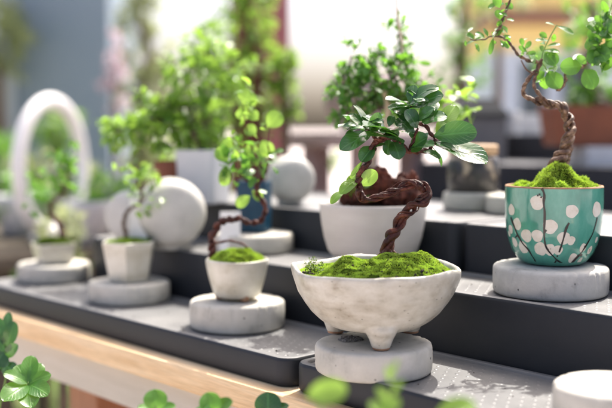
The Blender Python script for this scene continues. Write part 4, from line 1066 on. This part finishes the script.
fore([((28, 382), [((28,384),(31,355),17,0,.01,15,.12,.9), ((28,384),(5,372),15,0,-.01,-35,.12,.5), ((28,384),(50,374),14,0,.0,-35,.12,.8), ((28,385),(46,392),20,0,-.02,-30,.15,.6), ((28,385),(4,398),24,0,-.03,-35,.12,.7), ((28,385),(30,404),22,0,-.03,-40,.15,.5), ((28,384),(16,364),16,0,.012,-10,.12,.6), ((28,384),(42,363),16,0,.012,-10,.12,.9)])],
     'leaf_mid', 'bright green rosette of rounded leaves at the bottom left corner', .98, 30)
fore([((6, 345), [((6,350),(14,322),14,0,0,10,.1,.2), ((4,355),(-8,335),16,0,0,0,.1,.3), ((5,358),(16,345),12,0,-.01,-20,.1,.3), ((4,365),(14,372),16,0,-.01,10,.1,.1), ((3,345),(-2,318),12,0,0,0,.1,.5), ((2,370),(-10,360),20,0,0,0,.1,.2), ((5,340),(9,312),10,0,.01,0,.1,.4), ((4,352),(-5,365),22,0,-.01,0,.1,.1)])],
     'leaf_dark', 'dark green leafy stem at the left edge below the shelf', 1.05, 0)
fore([((156, 405), [((156,412),(155,390),24,0,0,8,.2,.5), ((156,414),(172,404),14,.01,0,40,.2,.8), ((155,414),(140,406),13,.01,0,-40,.2,.8)]), ((212, 408), [((213,416),(208,393),22,0,0,10,.2,.8), ((213,416),(228,400),18,0.01,0,30,.2,.6), ((212,416),(196,405),14,-0.01,0,-30,.2,.4)])], 'leaf_mid', 'two round leaf tips poking up left of the bottom centre', .80, 180)
fore([((268, 410), [((268,420),(268,393),27,0,0,5,.2,.1), ((268,418),(285,404),14,.01,0,35,.2,.5)])], 'leaf_dark', 'single dark round leaf tip at the bottom, near the shelf corner', .84, 268)
fore([((322, 396), [((306,396),(346,389),26,0,-.01,8,.05,1.0)]), ((392, 400), [((390,404),(377,388),8,0,0,10,.1,1), ((391,384),(387,366),6,.0,.0,30,.1,1), ((391,378),(397,360),5,0,0,30,.1,1.), ((391,396),(402,380),7,0,0,20,.1,1), ((380,420),(398,398),16,0,0,20,.1,1), ((392,420),(370,402),14,0,0,30,.1,.7)]), ((452, 408), [((434,416),(476,404),24,0,0,15,.1,.9)])],
     'leaf_bright', 'very blurred bright leaves in front of the bowl stand', .58, 360)

# ------------------------------------------------------------------ light
w = bpy.data.worlds.new('World'); bpy.context.scene.world = w; w.use_nodes = True
nt = w.node_tree; bg = nt.nodes['Background']
sky = nt.nodes.new('ShaderNodeTexSky'); sky.sky_type = 'NISHITA'; sky.sun_disc = False
SUN_EL = R(59); 
saz = math.atan2(F0.y, F0.x) - R(30)        # behind the shelf, to the right of the view
sdir = Vector((math.cos(saz)*math.cos(SUN_EL), math.sin(saz)*math.cos(SUN_EL), math.sin(SUN_EL)))
sky.sun_elevation = SUN_EL
sky.sun_rotation = math.pi/2 - saz          # nishita: 0 = +Y, clockwise
sky.air_density = 0.6; sky.dust_density = 6.5; sky.ozone_density = 0.0
nt.links.new(sky.outputs[0], bg.inputs[0]); bg.inputs[1].default_value = .15
sl = bpy.data.lights.new('sun', 'SUN'); sl.energy = 3.1; sl.angle = R(.5); sl.color = (1, .95, .87)
so = bpy.data.objects.new('sun', sl); C.objects.link(so); so.rotation_euler = sdir.to_track_quat('Z', 'Y').to_euler()

# ------------------------------------------------------------------ camera and render
cd = bpy.data.cameras.new('camera'); cam = bpy.data.objects.new('camera', cd); C.objects.link(cam)
cd.sensor_width = 36; cd.lens = F_PX/612*36; cd.clip_start = .02; cd.clip_end = 2000
cam.matrix_world = Matrix.Translation(CAM) @ Matrix((RX, UP, -FW)).transposed().to_4x4()
cd.dof.use_dof = True; cd.dof.focus_distance = .925; cd.dof.aperture_fstop = 2.9
sc = bpy.context.scene; sc.camera = cam
sc.render.engine = 'CYCLES'
sc.view_settings.view_transform = 'Standard'; sc.view_settings.look = 'None'
sc.view_settings.exposure = 1.36; sc.view_settings.gamma = 1
